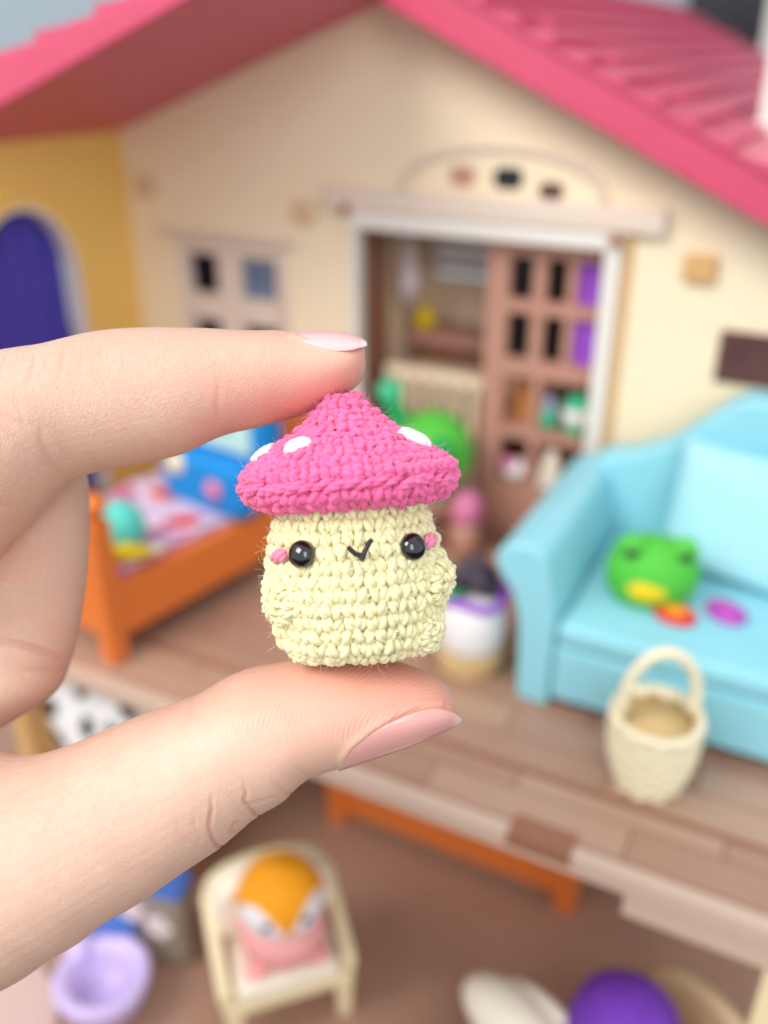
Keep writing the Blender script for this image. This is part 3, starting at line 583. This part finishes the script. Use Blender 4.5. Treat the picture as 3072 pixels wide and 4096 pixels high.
nv = len(me.vertices); co = np.empty(nv*3); me.vertices.foreach_get('co', co); co = co.reshape(-1, 3)
no = np.empty(nv*3); me.vertices.foreach_get('normal', no); no = no.reshape(-1, 3)
# the sketch plane position of every vertex (seen from the eye of whoever holds it) and the facing side
zk = DH/(DH - np.minimum(co[:, 2], 0)); fx = co[:, 0]*zk/U + 829.5; fy = 1106 - co[:, 1]*zk/U; front = np.clip(no[:, 2]*3 + 1.3, 0, 1)
def polydist(pts, along=False):
    d = np.full(nv, 1e9); pos = np.zeros(nv); n = len(pts) - 1
    for i, ((a, b), (c, e)) in enumerate(zip(pts[:-1], pts[1:])):
        vx, vy = c - a, e - b; t = np.clip(((fx - a)*vx + (fy - b)*vy)/(vx*vx + vy*vy), 0, 1); q = np.hypot(fx - a - t*vx, fy - b - t*vy)
        pos = np.where(q < d, (i + t)/n, pos); d = np.minimum(d, q)
    return (d, pos) if along else d
disp = np.zeros(nv); crease = np.zeros(nv)
CREASES = [  # polyline, width, depth, depth range it lies in
    ([(488, 1655), (486, 1700), (478, 1740), (481, 1790), (485, 1830)], 3.6, 6, -2), ([(547, 1635), (553, 1668), (548, 1690), (560, 1722), (562, 1745), (575, 1772)], 3.6, 5.5, -2),
    ([(512, 1790), (516, 1765), (526, 1745)], 5, 4, -2), ([(600, 1640), (618, 1672), (632, 1705)], 5, 2.2, -2), ([(655, 1620), (672, 1660), (668, 1690)], 5, 1.8, -2), ([(538, 1700), (565, 1698), (600, 1690)], 5, 1.2, -2),
    ([(420, 1700), (424, 1740), (434, 1770)], 6, 1.0, -2), ([(160, 1690), (162, 1720), (170, 1760)], 6, 1.2, -2), ([(415, 1495), (432, 1515), (445, 1530)], 7, 1.5, -2),
    ([(116, 778), (124, 800), (126, 830), (120, 858)], 5, 3, -2), ([(178, 775), (182, 800), (181, 838)], 5, 2.6, -2), ([(60, 775), (62, 800), (52, 830)], 6, 2, -2), ([(150, 800), (152, 825)], 5, 1.6, -2), ([(25, 850), (70, 880), (135, 905)], 9, 1.8, -2),
    ([(499, 820), (494, 860), (487, 900), (484, 938)], 6, 2.2, -2), ([(146, 930), (143, 970), (146, 1010), (158, 1048)], 6, 3, -2), ([(180, 960), (178, 1010)], 8, 2, -2), ([(0, 870), (40, 905), (100, 930), (140, 940)], 12, 2, -2),
    ([(8, 800), (30, 830), (42, 870)], 5, 1.8, -2), ([(95, 870), (110, 900), (118, 940)], 5, 1.8, -2), ([(215, 770), (222, 800), (220, 830)], 4, 1.3, -2), ([(255, 765), (258, 800)], 4, 1.1, -2), ([(60, 930), (95, 960), (120, 1000)], 6, 1.8, -2),
    ([(300, 780), (306, 815), (300, 850)], 4, .9, -2), ([(700, 1640), (706, 1660)], 4, 1.6, -2), ([(455, 1690), (452, 1730), (460, 1770)], 4, 1.2, -2), ([(330, 1600), (338, 1650), (350, 1700)], 5, .8, -2), ([(20, 1700), (60, 1690), (110, 1660)], 6, 1.0, -2), ([(10, 1060), (40, 1090), (70, 1100)], 7, 1.5, -2),
    ([(-20, 1383), (40, 1390), (90, 1405), (150, 1428)], 6, 8, -9), ([(0, 1432), (50, 1450), (105, 1450), (135, 1455)], 9, 3.5, -9), ([(-20, 1180), (40, 1190), (110, 1210)], 16, 2, -9)]
for pts, wd, dp, lo in CREASES:
    d, pos = polydist(pts, True); sel = (co[:, 2] > (-.35 if lo == -2 else -9))*front*(np.clip(pos*3.0, 0, 1) if 1640 < pts[0][1] + 6 else np.sin(PI*np.clip(pos, .02, .98))**.7)
    disp -= dp*U*np.exp(-(d/wd)**2)*sel; disp += .12*dp*U*np.exp(-((d - 2.3*wd)/(1.3*wd))**2)*sel
    crease = np.maximum(crease, np.exp(-(d/(wd*1.6))**2)*sel*min(1, dp/6))
# soft folds of skin around the two nails
tn = polydist([(742, 1642), (744, 1608), (762, 1578), (802, 1545), (850, 1517), (900, 1498), (945, 1504)]); disp += 5.5*U*np.exp(-((tn + 0)/9)**2)*front*(fy > 1480)
inn = (fx > 752)*(fy > 1500 - (fx - 900)*.05)*(tn > 8); 
inx = polydist([(640, 738), (690, 756), (742, 760), (782, 750)]); disp += 4*U*np.exp(-(inx/8)**2)*front*(co[:, 2] > -.2)
# soft undulation along the lower thumb outline and finger tops
disp += 2.2*U*np.sin(fx*.043 + 1.1*np.sin(fy*.02))*np.exp(-((fy - (2095 - .62*(fx - 70)))/90)**2)*(fy > 1400)
co2 = co + no*disp[:, None]; me.vertices.foreach_set('co', co2.ravel()); me.update()
def attr(name, val): a = me.attributes.new(name, 'FLOAT', 'POINT'); a.data.foreach_set('value', np.asarray(val, dtype=np.float32))
S_ = lambda x, a, b: np.clip((x - a)/(b - a), 0, 1)**2*(3 - 2*np.clip((x - a)/(b - a), 0, 1))
line = np.interp(fx, [-100, 0, 60, 160, 300, 460, 640, 1000], [1604, 1602, 1612, 1580, 1525, 1458, 1400, 1390])
isthumb = 1.0*(fy > line)*(fx > -100)
isindex = (1 - isthumb)*S_(co[:, 2], -.95, -.5)
isupper = (1 - isthumb)*(1 - isindex)*(fx < 260)
red = isindex*(S_(fx, 330, 760)*(.35 + .65*S_(fy, 760, 880)) + .15*S_(fx, 700, 780)) + (1 - isindex)*isthumb*(.75*S_(fx, 480, 950)*(.4 + .6*(1 - S_(fy, 1500, 1620))) + .35*(1 - S_(fy, 1480, 1600))*S_(fx, 250, 600))  # natural redness, plus painted bounce under the index and shade on thumb top
red = red + isupper*.55*S_(fy, 1180, 1470) + .3*crease + .25*(fy > 1000)*(fy < 1260)*(fx < 150)*(co[:, 2] > -.6)*(1 - S_(fx, 20, 150))
attr('redness', np.clip(red, 0, 1.2))
ph = np.hypot((fx - 925)*.85, (fy - 1560)*1.25)/8.6
phi2 = np.hypot((fx - 800)*.8, (fy - 640)*1.0)/7.0
attr('ridge_phase', np.where(fy > 1300, ph, phi2)*2*PI)
rmask = isthumb*S_(fx, 380, 500)*(1 - S_(fy - 1560 + (830 - fx)*.12, -20, 90))*(1 - .6*S_(fx, 860, 960)) + isindex*S_(fx, 420, 560)*S_(fy, 790, 850)*(1 - S_(fy, 980, 1040))*.55
attr('ridge_mask', np.clip(rmask, 0, 1))
attr('cell_mask', np.clip(isindex*(1 - .8*S_(fx, 560, 700)) + isthumb*.45*S_(fy, 1560, 1700) + .5*isupper + .15, 0, 1))
me.polygons.foreach_set('use_smooth', [True]*len(me.polygons))
# skin material
m = bpy.data.materials.new('skin'); m.use_nodes = True; nt = m.node_tree; N = nt.nodes; L = nt.links; b = N['Principled BSDF']
def nd(t, **k):
    n_ = N.new(t)
    for a, v in k.items(): n_.inputs[a].default_value = v
    return n_
def math_(op, a, b_=None, c=None):
    n_ = N.new('ShaderNodeMath'); n_.operation = op
    for i, x in enumerate((a, b_, c)):
        if x is None: continue
        if isinstance(x, (int, float)): n_.inputs[i].default_value = x
        else: L.new(x, n_.inputs[i])
    return n_.outputs[0]
def at_(name): a = N.new('ShaderNodeAttribute'); a.attribute_name = name; return a.outputs['Fac']
tc = N.new('ShaderNodeTexCoord')
def noise(sc, det=4, rough=.5): n_ = nd('ShaderNodeTexNoise', Scale=sc, Detail=det, Roughness=rough); L.new(tc.outputs['Object'], n_.inputs['Vector']); return n_.outputs[0]
def mixc(f, a, b_):
    x = N.new('ShaderNodeMix'); x.data_type = 'RGBA'
    for i, q in ((6, a), (7, b_)):
        if isinstance(q, tuple): x.inputs[i].default_value = q
        else: L.new(q, x.inputs[i])
    L.new(f, x.inputs[0]) if not isinstance(f, float) else None
    return x.outputs[2]
c0 = mixc(math_('MULTIPLY', noise(1.3, 5, .6), 1.0), lin((207, 167, 143)), lin((222, 189, 167)))
mott = math_('MULTIPLY', math_('SUBTRACT', noise(5, 6, .75), .36), 1.6); mott = math_('MAXIMUM', mott, 0.0)
c1 = mixc(math_('MULTIPLY', mott, .45), c0, lin((224, 154, 134)))
rf = math_('MINIMUM', math_('MULTIPLY', at_('redness'), .52), 1.0)
c2 = mixc(rf, c1, lin((222, 128, 108)))
L.new(c2, b.inputs['Base Color'])
b.inputs['Subsurface Weight'].default_value = .22; b.inputs['Subsurface Radius'].default_value = (1, .35, .2); b.inputs['Subsurface Scale'].default_value = .14
rg = math_('ADD', .30, math_('MULTIPLY', noise(45, 3), .24)); L.new(rg, b.inputs['Roughness']); b.inputs['Specular IOR Level'].default_value = .42
warp = N.new('ShaderNodeVectorMath'); warp.operation = 'MULTIPLY_ADD'; nz = nd('ShaderNodeTexNoise', Scale=9.0, Detail=3); L.new(tc.outputs['Object'], nz.inputs['Vector'])
L.new(nz.outputs['Color'], warp.inputs[0]); warp.inputs[1].default_value = (.05, .05, .05); L.new(tc.outputs['Object'], warp.inputs[2])
mp = N.new('ShaderNodeMapping'); mp.inputs['Scale'].default_value = (1.0, .5, 1); mp.inputs['Rotation'].default_value = (0, 0, .3); L.new(warp.outputs[0], mp.inputs['Vector'])
vo = nd('ShaderNodeTexVoronoi', Scale=25.0); vo.feature = 'DISTANCE_TO_EDGE'; L.new(mp.outputs[0], vo.inputs['Vector'])
vo2 = nd('ShaderNodeTexVoronoi', Scale=64.0); vo2.feature = 'DISTANCE_TO_EDGE'; L.new(warp.outputs[0], vo2.inputs['Vector'])
cell = math_('ADD', math_('MINIMUM', math_('MULTIPLY', vo.outputs[0], 5.0), 1.0), math_('MULTIPLY', math_('MINIMUM', math_('MULTIPLY', vo2.outputs[0], 5.0), 1.0), .6))
hgt = math_('MULTIPLY', math_('MULTIPLY', cell, at_('cell_mask')), .0052)
wob = math_('MULTIPLY', noise(3.0, 3), 5.0)
ridge = math_('MULTIPLY', math_('SINE', math_('ADD', at_('ridge_phase'), wob)), at_('ridge_mask'))
hgt = math_('ADD', hgt, math_('MULTIPLY', math_('MULTIPLY', ridge, math_('MAXIMUM', math_('SUBTRACT', math_('MULTIPLY', noise(4, 3), 3.2), .9), 0.0))  , .0024))
hgt = math_('ADD', hgt, math_('MULTIPLY', noise(70, 3), .0036))
bp_ = N.new('ShaderNodeBump'); bp_.inputs['Strength'].default_value = .8; bp_.inputs['Distance'].default_value = 1.0; L.new(hgt, bp_.inputs['Height']); L.new(bp_.outputs[0], b.inputs['Normal'])
me.materials.clear(); me.materials.append(m)
hand = bpy.data.objects.new('person', me); COL.objects.link(hand); hand.matrix_world = HANDM
tag(hand, "hand holding the tiny crochet mushroom between index fingertip and thumb", 'person')
# finger nails
def nail_mat(name, root, bed, edge):
    nm = bpy.data.materials.new(name); nm.use_nodes = True; nt2 = nm.node_tree; b2 = nt2.nodes['Principled BSDF']
    ca = nt2.nodes.new('ShaderNodeAttribute'); ca.attribute_name = 'free_edge'; cr = nt2.nodes.new('ShaderNodeValToRGB')
    cr.color_ramp.elements[0].position = .0; cr.color_ramp.elements[0].color = lin(root); cr.color_ramp.elements[1].position = 1; cr.color_ramp.elements[1].color = lin(edge)
    for p_, c_ in ((.14, bed), (.82, bed), (.91, edge)): e = cr.color_ramp.elements.new(p_); e.color = lin(c_)
    nt2.links.new(ca.outputs['Fac'], cr.inputs[0]); nt2.links.new(cr.outputs[0], b2.inputs['Base Color'])
    b2.inputs['Roughness'].default_value = .24; b2.inputs['Subsurface Weight'].default_value = .2; b2.inputs['Subsurface Scale'].default_value = .08; b2.inputs['Coat Weight'].default_value = .25; b2.inputs['Coat Roughness'].default_value = .15
    return nm
def nail(grid, m):
    mb = MB(); n, k = len(grid), len(grid[0])
    for row in grid: mb.v += [tuple(p) for p in row]
    mb.f = [(i*k + j, (i + 1)*k + j, (i + 1)*k + j + 1, i*k + j + 1) for i in range(n - 1) for j in range(k - 1)]
    me = bpy.data.meshes.new('fingernail'); me.from_pydata(mb.v, [], mb.f); me.materials.append(m)
    a = me.attributes.new('free_edge', 'FLOAT', 'POINT'); a.data.foreach_set('value', np.repeat(np.linspace(0, 1, n), k).astype(np.float32))
    me.polygons.foreach_set('use_smooth', [True]*len(me.polygons))
    o = bpy.data.objects.new('fingernail', me); COL.objects.link(o); o.parent = hand
    s = o.modifiers.new('solid', 'SOLIDIFY'); s.thickness = .03; s.offset = 0
    sb = o.modifiers.new('sub', 'SUBSURF'); sb.levels = 1; sb.render_levels = 1
    return o
NI = catmull([(606, 724, 4, .10), (614, 720, 10, .30), (640, 717, 22, .46), (680, 716, 36, .53), (720, 717, 42, .54), (755, 722, 36, .52), (782, 733, 18, .46), (792, 741, 7, .36)], 4)
grid = []
for T_x, T_y, sag, wd in NI:
    grid.append([hx(T_x, T_y + sag*(1 - math.cos(u*PI/2)), .02 + wd*math.sin(u*PI/2)/1.0) for u in np.linspace(-1, 1, 17)])
nail(grid, nail_mat('pale_nail', (232, 204, 196), (232, 182, 180), (242, 226, 216)))
NT = catmull([(752, 1421, 733, 1652, 0, .84, 150, 170), (760, 1421, 738, 1650, 0, .84, 128, 190), (785, 1421, 756, 1645, 0, .83, 114, 205), (820, 1424, 789, 1634, 0, .80, 101, 214), (860, 1431, 835, 1619, 0, .76, 92, 220), (916, 1451, 894, 1599, 0, .67, 78, 224), (956, 1475, 944, 1579, 0, .54, 74, 222), (982, 1506, 975, 1566, 0, .38, 76, 218), (995, 1538, 992, 1557, 0, .22, 84, 210)], 4)
grid = []
for row in NT:
    grid.append([section(row, R(row[6] + (row[7] - row[6])*u), 1.0 + .035*(1 - abs(2*u - 1)**3) + .01) for u in np.linspace(0, 1, 19)])
nail(grid, nail_mat('pink_nail', (230, 190, 176), (222, 162, 152), (234, 196, 178)))

# ------------------------------------------------------------------ crochet mushroom
def yarn(name, col, col2, sheen=.35):
    m = mat(name, col, .8, 0, 5, spec=.2, sss=.3, sheen=sheen, col2=col2)
    nt = m.node_tree; N = nt.nodes; L = nt.links; b = N['Principled BSDF']; tc = [n for n in N if n.type == 'TEX_COORD'][0]
    mp = N.new('ShaderNodeMapping'); mp.inputs['Scale'].default_value = (1, 1, .5); L.new(tc.outputs['Object'], mp.inputs['Vector'])
    n2 = N.new('ShaderNodeTexNoise'); n2.inputs['Scale'].default_value = 90; n2.inputs['Detail'].default_value = 3; L.new(mp.outputs[0], n2.inputs['Vector'])
    bp = N.new('ShaderNodeBump'); bp.inputs['Strength'].default_value = .6; bp.inputs['Distance'].default_value = .006; L.new(n2.outputs[0], bp.inputs['Height']); L.new(bp.outputs[0], b.inputs['Normal'])
    return m
YP = yarn('pink_yarn_cotton', (247, 118, 168), (240, 96, 148)); YC = yarn('pale_yellow_yarn', (239, 230, 185), (234, 221, 168)); YK = mat('yellow_gap_shade', (238, 214, 140), .7, .05, sss=.2); PK = mat('pink_gap_shade', (232, 70, 130), .7, .05, sss=.2); YW = yarn('white_cotton', (244, 244, 240), (236, 236, 232)); YR = yarn('rose_thread', (250, 150, 176), (244, 130, 160))  # YK and PK: deeper tones under the stitches paint the shaded gaps
FB = {k: mat(k + '_fibre', c, .6, .02, spec=.2) for k, c in (('pink', (248, 150, 190)), ('yellow', (248, 244, 210)))}
mush = thing('crochet_mushroom', 'tiny crochet mushroom with pink cap, white spots and a cute face', 'toy')
lean = Matrix.Rotation(R(3.6), 4, 'Z') @ Matrix.Rotation(R(-4.0), 4, 'X')
mush.matrix_world = HANDM @ Matrix.Translation(tuple(hx(779, 1422, 0))) @ Matrix(((1, 0, 0, 0), (0, 1, 0, 0), (0, 0, 1, 0), (0, 0, 0, 1))) @ Matrix.Rotation(R(-3.6)*-1, 4, 'Z') @ Matrix.Rotation(R(4.0), 4, 'X') @ Matrix.Rotation(R(-90), 4, 'X')
# local: x right, z up, -y toward the viewer
class Fast:                                                     # many small yarn pieces, joined fast
    def __init__(s): s.V = []; s.F = []; s.n = 0
    def strand(s, P, Rr, n=9, lobes=3, twist=2.6, amp=.13, ph=0):
        P = np.asarray(P, float); m = len(P); Rr = np.asarray(Rr, float)
        T = np.gradient(P, axis=0); T /= np.linalg.norm(T, axis=1)[:, None] + 1e-9
        ref = np.array((0, 0, 1.)) if abs(T[m//2][2]) < .8 else np.array((1., 0, 0))
        A = ref - T*(T@ref)[:, None]; A /= np.linalg.norm(A, axis=1)[:, None] + 1e-9; B_ = np.cross(T, A)
        k = np.arange(n)*2*PI/n; t = np.linspace(0, 1, m)
        rr = Rr[:, None]*(1 + amp*np.cos(lobes*(k[None, :] - twist*t[:, None]) + ph))
        V = P[:, None, :] + A[:, None, :]*(rr*np.cos(k))[:, :, None] + B_[:, None, :]*(rr*np.sin(k))[:, :, None]
        s.V.append(V.reshape(-1, 3)); i = np.arange(m - 1)[:, None]*n; j = np.arange(n)[None, :]; j2 = (j + 1) % n
        s.F.append((np.stack([i + j, i + j2, i + n + j2, i + n + j], -1).reshape(-1, 4) + s.n)); s.n += m*n
    def yarn(s, P, Rr, turns=1.0, ph=0, plies=3, n=7):
        P = np.asarray(P, float); T = np.gradient(P, axis=0); T /= np.linalg.norm(T, axis=1)[:, None] + 1e-9
        ref = np.array((0, 0, 1.)) if abs(T[len(P)//2][2]) < .8 else np.array((1., 0, 0))
        A = ref - T*(T@ref)[:, None]; A /= np.linalg.norm(A, axis=1)[:, None] + 1e-9; B_ = np.cross(T, A); t = np.linspace(0, 1, len(P)); Rr = np.asarray(Rr)
        for k in range(plies):
            an = ph + 2*PI*(k/plies + turns*t)
            s.strand(P + (.50*Rr*np.cos(an))[:, None]*A + (.50*Rr*np.sin(an))[:, None]*B_, Rr*.60, n=n, lobes=4, twist=5, amp=.07, ph=ph)
    def build(s, name, m, parent, kind=None, M4=None):
        V = np.concatenate(s.V); F = np.concatenate(s.F)
        me = bpy.data.meshes.new(name); me.vertices.add(len(V)); me.vertices.foreach_set('co', V.astype(np.float32).ravel())
        me.loops.add(F.size); me.loops.foreach_set('vertex_index', F.astype(np.int32).ravel()); me.polygons.add(len(F))
        me.polygons.foreach_set('loop_start', np.arange(0, F.size, 4, dtype=np.int32)); me.polygons.foreach_set('loop_total', np.full(len(F), 4, dtype=np.int32))
        me.polygons.foreach_set('use_smooth', np.ones(len(F), bool)); me.update(calc_edges=True); me.materials.append(m)
        o = bpy.data.objects.new(name, me); COL.objects.link(o); o.parent = parent
        if kind: o['kind'] = kind
        return o
class Prof:                                                     # a profile (r, z) walked by arc length
    def __init__(s, pts, sg=1):
        s.sg = sg; s.P = catmull(pts, 8); d = np.r_[0, np.cumsum(np.linalg.norm(np.diff(s.P, axis=0), axis=1))]; s.d = d; s.L = d[-1]
    def at(s, t):
        r = np.interp(t, s.d, s.P[:, 0]); z = np.interp(t, s.d, s.P[:, 1]); e = .02
        dr = np.interp(t + e, s.d, s.P[:, 0]) - np.interp(t - e, s.d, s.P[:, 0]); dz = np.interp(t + e, s.d, s.P[:, 1]) - np.interp(t - e, s.d, s.P[:, 1]); l = math.hypot(dr, dz) + 1e-9
        return r, z, dr/l, dz/l
def vstitches(fs, prof, t0, t1, rowh, sw, T4=None, fat=.30, jit=.14, tw=.22, flip=1):
    rows = max(1, round((t1 - t0)/rowh)); hh = (t1 - t0)/rows
    for j in range(rows):
        tc_ = t0 + (j + .5)*hh; r, z, dr, dz = prof.at(tc_); n = max(5, round(2*PI*r/sw)); a0 = rng.uniform(0, 6.28); wv = 2*PI*r/n
        for i in range(n):
            a = a0 + 2*PI*(i + rng.uniform(-.06, .06))/n
            er = np.array((math.cos(a), math.sin(a), 0)); et = np.array((-math.sin(a), math.cos(a), 0)); ez = np.array((0, 0, 1.))
            up = er*dr + ez*dz; nor = (er*dz - ez*dr)*prof.sg; c = er*r + ez*z
            Rr = fat*min(wv, hh)*rng.uniform(1 - jit, 1 + jit); sd_ = 1 if (i + j) % 2 else -1; tilt = sd_*tw*.6 + rng.normal(0, tw); dv = rng.normal(0, .05)*hh; lo = rng.uniform(-.012, .014)
            t = np.linspace(0, 1, 10); u = tilt*hh*(t - .5); v = dv + hh*(-.60 + 1.16*t)*flip; o_ = Rr*(-.85 + 1.5*np.sin(PI*np.clip(t*.96 + .02, 0, 1))**.75) + lo
            P = c + u[:, None]*et + v[:, None]*up + o_[:, None]*nor
            rad = Rr*(.42 + .58*np.sin(PI*np.clip(t, .03, .97))**.6)
            if T4 is not None: P = P@T4[:3, :3].T + T4[:3, 3]
            fs.yarn(P, rad, .55*sd_*rng.uniform(.6, 1.4), rng.uniform(0, 6))
def profile_shell(prof, n, off, T4=None):
    pts = []
    for t in np.linspace(0, prof.L, 60):
        r, z, dr, dz = prof.at(t); pts.append((max(0, r + dz*off*prof.sg), z - dr*off*prof.sg))
    mb = MB().lathe(pts, n)
    if T4 is not None: mb.move(Matrix([list(r_) for r_ in T4]))
    return mb
pz = lambda y: (1422 - y)*U
# body, bottom to top: seen radius in u and seen height
BODY = Prof([(40*U, pz(1384)), (100*U, pz(1387)), (141*U, pz(1383)), (158*U, pz(1362)), (167*U, pz(1322)), (175*U, pz(1277)), (174*U, pz(1232)), (168*U, pz(1188)), (157*U, pz(1145)), (145*U, pz(1105)), (132*U, pz(1075)), (108*U, pz(1050))])
CAP = Prof([(4*U, pz(864)), (18*U, pz(867)), (38*U, pz(880)), (58*U, pz(904)), (83*U, pz(928)), (119*U, pz(954)), (160*U, pz(980)), (193*U, pz(1002)), (213*U, pz(1019)), (221*U, pz(1032)), (216*U, pz(1049)), (200*U, pz(1066)), (176*U, pz(1074)), (146*U, pz(1077)), (110*U, pz(1074))], -1)
def T4of(pos, axis, roll=0):
    q = Vector(axis).to_track_quat('Z', 'Y').to_matrix().to_4x4(); return np.array(Matrix.Translation(pos) @ q @ Matrix.Rotation(roll, 4, 'Z'))
body = obj('body', profile_shell(BODY, 72, .0), YK, mush, smooth=True)
fs = Fast(); vstitches(fs, BODY, .13*BODY.L, .96*BODY.L, .166, .126, fat=.62, jit=.1, tw=.11)
fs.build('yarn_stitches', YC, body, 'stuff')
LIMB = Prof([(.33, -.30), (.34, -.1), (.31, .08), (.22, .2), (.1, .25), (.02, .26)])
def limb(name, pos, axis, sc=1.0):
    T = T4of(pos, axis, .4)@np.diag([sc, sc, sc, 1]); o = obj(name, profile_shell(LIMB, 28, .0, T), YK, mush, smooth=True)
    f = Fast(); vstitches(f, LIMB, 0, LIMB.L, .15, .105, T, fat=.58); f.build('yarn_stitches', YC, o, 'stuff'); return o
limb('arm', (-.80, -.54, pz(1268)), (-.8, -.62, -.05)); limb('arm', (.92, -.34, pz(1250)), (.88, -.46, -.15), 1.0)
limb('foot', (-.66, -.54, pz(1366)), (-.6, -.75, -.1), .55); limb('foot', (.80, -.44, pz(1352)), (.8, -.56, -.1), .78)
cap = obj('cap', profile_shell(CAP, 90, .0), PK, mush, smooth=True)
tb = float(np.interp(0, [0, 1], [0, 0])); 
i_b = int(np.argmax(CAP.P[:, 0])); t_b = CAP.d[i_b]
fs = Fast(); vstitches(fs, CAP, .06, t_b - .03, .152, .120, fat=.61, flip=-1, jit=.18, tw=.30)
vstitches(fs, CAP, t_b + .08, t_b + .46, .145, .12, fat=.58, flip=-1, jit=.2, tw=.3)
rb = CAP.P[i_b]; n = 52                                         # chain edge of the brim
for i in range(n):
    a = 2*PI*i/n; da = 2*PI/n; t = np.linspace(0, 1, 8); aa = a + da*(t*1.6 - .4) + rng.uniform(-.02, .02)
    rr_ = rb[0] + .01 + .05*np.sin(PI*t); zz = rb[1] - .03 + .11*(t - .5) + rng.normal(0, .012) + .02*math.sin(3*a)
    P = np.stack([rr_*np.cos(aa), rr_*np.sin(aa), zz], -1); fs.yarn(P, .051*rng.uniform(.75, 1.2)*(.45 + .55*np.sin(PI*np.clip(t, .05, .95))**.6), .7, i)
fs.build('yarn_stitches', YP, cap, 'stuff')
def surf(prof, t, a, off=0):
    r, z, dr, dz = prof.at(t); er = np.array((math.cos(a), math.sin(a), 0)); nor = (er*dz - np.array((0, 0, 1.))*dr)*prof.sg
    return er*r + np.array((0, 0, z)) + nor*off, nor
def cap_t(z):                                                   # arc length on the cap's cone at a height
    k = i_b; return float(np.interp(-z, -CAP.P[:k, 1], CAP.d[:k]))
def cap_spot(a_deg, y, length, wid, ang, n=5):
    """satin stitch: strands lying close side by side on the cone, over a small padded oval"""
    f = Fast(); a0 = R(a_deg); t0 = cap_t(pz(y)); r = CAP.at(t0)[0]
    for k in range(n):
        q = (k - (n - 1)/2)/(n/2); half = length/2*math.sqrt(max(.05, 1 - (q*.9)**2)); P = []
        for s in np.linspace(-1, 1, 11):
            uu = s*half; vv = q*wid/2*(1 - .35*s); x = uu*math.cos(ang) - vv*math.sin(ang); yv = uu*math.sin(ang) + vv*math.cos(ang)
            P.append(surf(CAP, t0 - yv, a0 + x/r, .108 + .03*(1 - q*q)*math.cos(s*PI/2)**.5 - .05*abs(s)**8)[0])
        f.strand(P, wid/n*1.0*np.array([.35, .75, .95, 1, 1, 1, 1, .95, .85, .65, .3]), n=9, amp=.07, twist=3, lobes=3)
    return f.build('cap_spot', YW, cap)
FR = -90
cap_spot(FR - 36, 972, .35, .2, R(30), 4); cap_spot(FR + 66, 972, .46, .24, R(-70), 4); cap_spot(FR - 88, 985, .55, .3, R(0)); cap_spot(FR + 140, 960, .5, .3, 0); cap_spot(FR - 150, 970, .5, .3, 0)
# face
def body_t(z): return float(np.interp(z, BODY.P[8:, 1], BODY.d[8:]))
eyem = mat('glossy_black_bead', (6, 6, 8), .06, 0, spec=.7, coat=.5)
for a, z in ((-31.0, pz(1176)), (41.0, pz(1177))):
    p, n_ = surf(BODY, body_t(z), R(FR + a), .14); q = Vector(n_).to_track_quat('Z', 'Y').to_matrix()
    obj('eye', MB().ball(tuple(p), (.172, .172, .135), 28, q), eyem, mush, smooth=True)
thread = mat('black_thread', (16, 15, 18), .5, .05)
mp_ = [(-2.2, 1185), (.8, 1199), (5.6, 1202), (7.0, 1197), (12.5, 1178)]
def face_pt(a, y, off): return surf(BODY, body_t(pz(y)), R(FR + a), off + .06)[0]
f = Fast(); t = np.linspace(0, 1, 12)
def thr(pts, rad=.030):
    A = catmull(pts, 6); f.strand([face_pt(a, y, .155 + (.01 if i % 2 else 0)) for i, (a, y) in enumerate(A)], np.r_[rad*.6, np.full(len(A) - 2, rad), rad*.6], n=8, amp=.12, twist=6)
thr([(-.6, 1168), (1.4, 1176), (4.5, 1182), (7.4, 1184)]); thr([(12.6, 1158), (10.6, 1165), (8.5, 1176), (6.6, 1188), (6.2, 1192)])
f.build('mouth', thread, mush)
for a, y in ((-51, 1180), (59, 1172)):
    f = Fast()
    for k, (da, dy) in enumerate(((-3.4, 3), (0.4, -1), (4.0, 0))):
        t = np.linspace(-1, 1, 9); P = [face_pt(a + da + q*1.6, y + dy - q*10, .055 + .035*math.cos(q*PI/2)) for q in t]
        f.yarn(P, .062*(.4 + .6*np.cos(t*1.35)), .5, k)
    f.build('cheek', YR, mush)
# stray fibres
def fuzz(prof, t0, t1, n, off, m, parent):
    f = Fast()
    for _ in range(n):
        p, nor = surf(prof, rng.uniform(t0, t1), rng.uniform(0, 2*PI), off); d = nor + rng.normal(0, .75, 3); d /= np.linalg.norm(d); l = rng.gamma(1.1, .05) + .03; P = [p]
        for s in range(6): d = d + rng.normal(0, .28, 3); d /= np.linalg.norm(d); P.append(P[-1] + d*l/6)
        f.strand(P, np.linspace(.0020, .0011, 7), n=3, amp=0)
    return f.build('stray_fibres', m, parent, 'stuff')
fuzz(CAP, .1, t_b + .3, 4200, .06, FB['pink'], cap); fuzz(BODY, .2*BODY.L, BODY.L, 4500, .06, FB['yellow'], body)
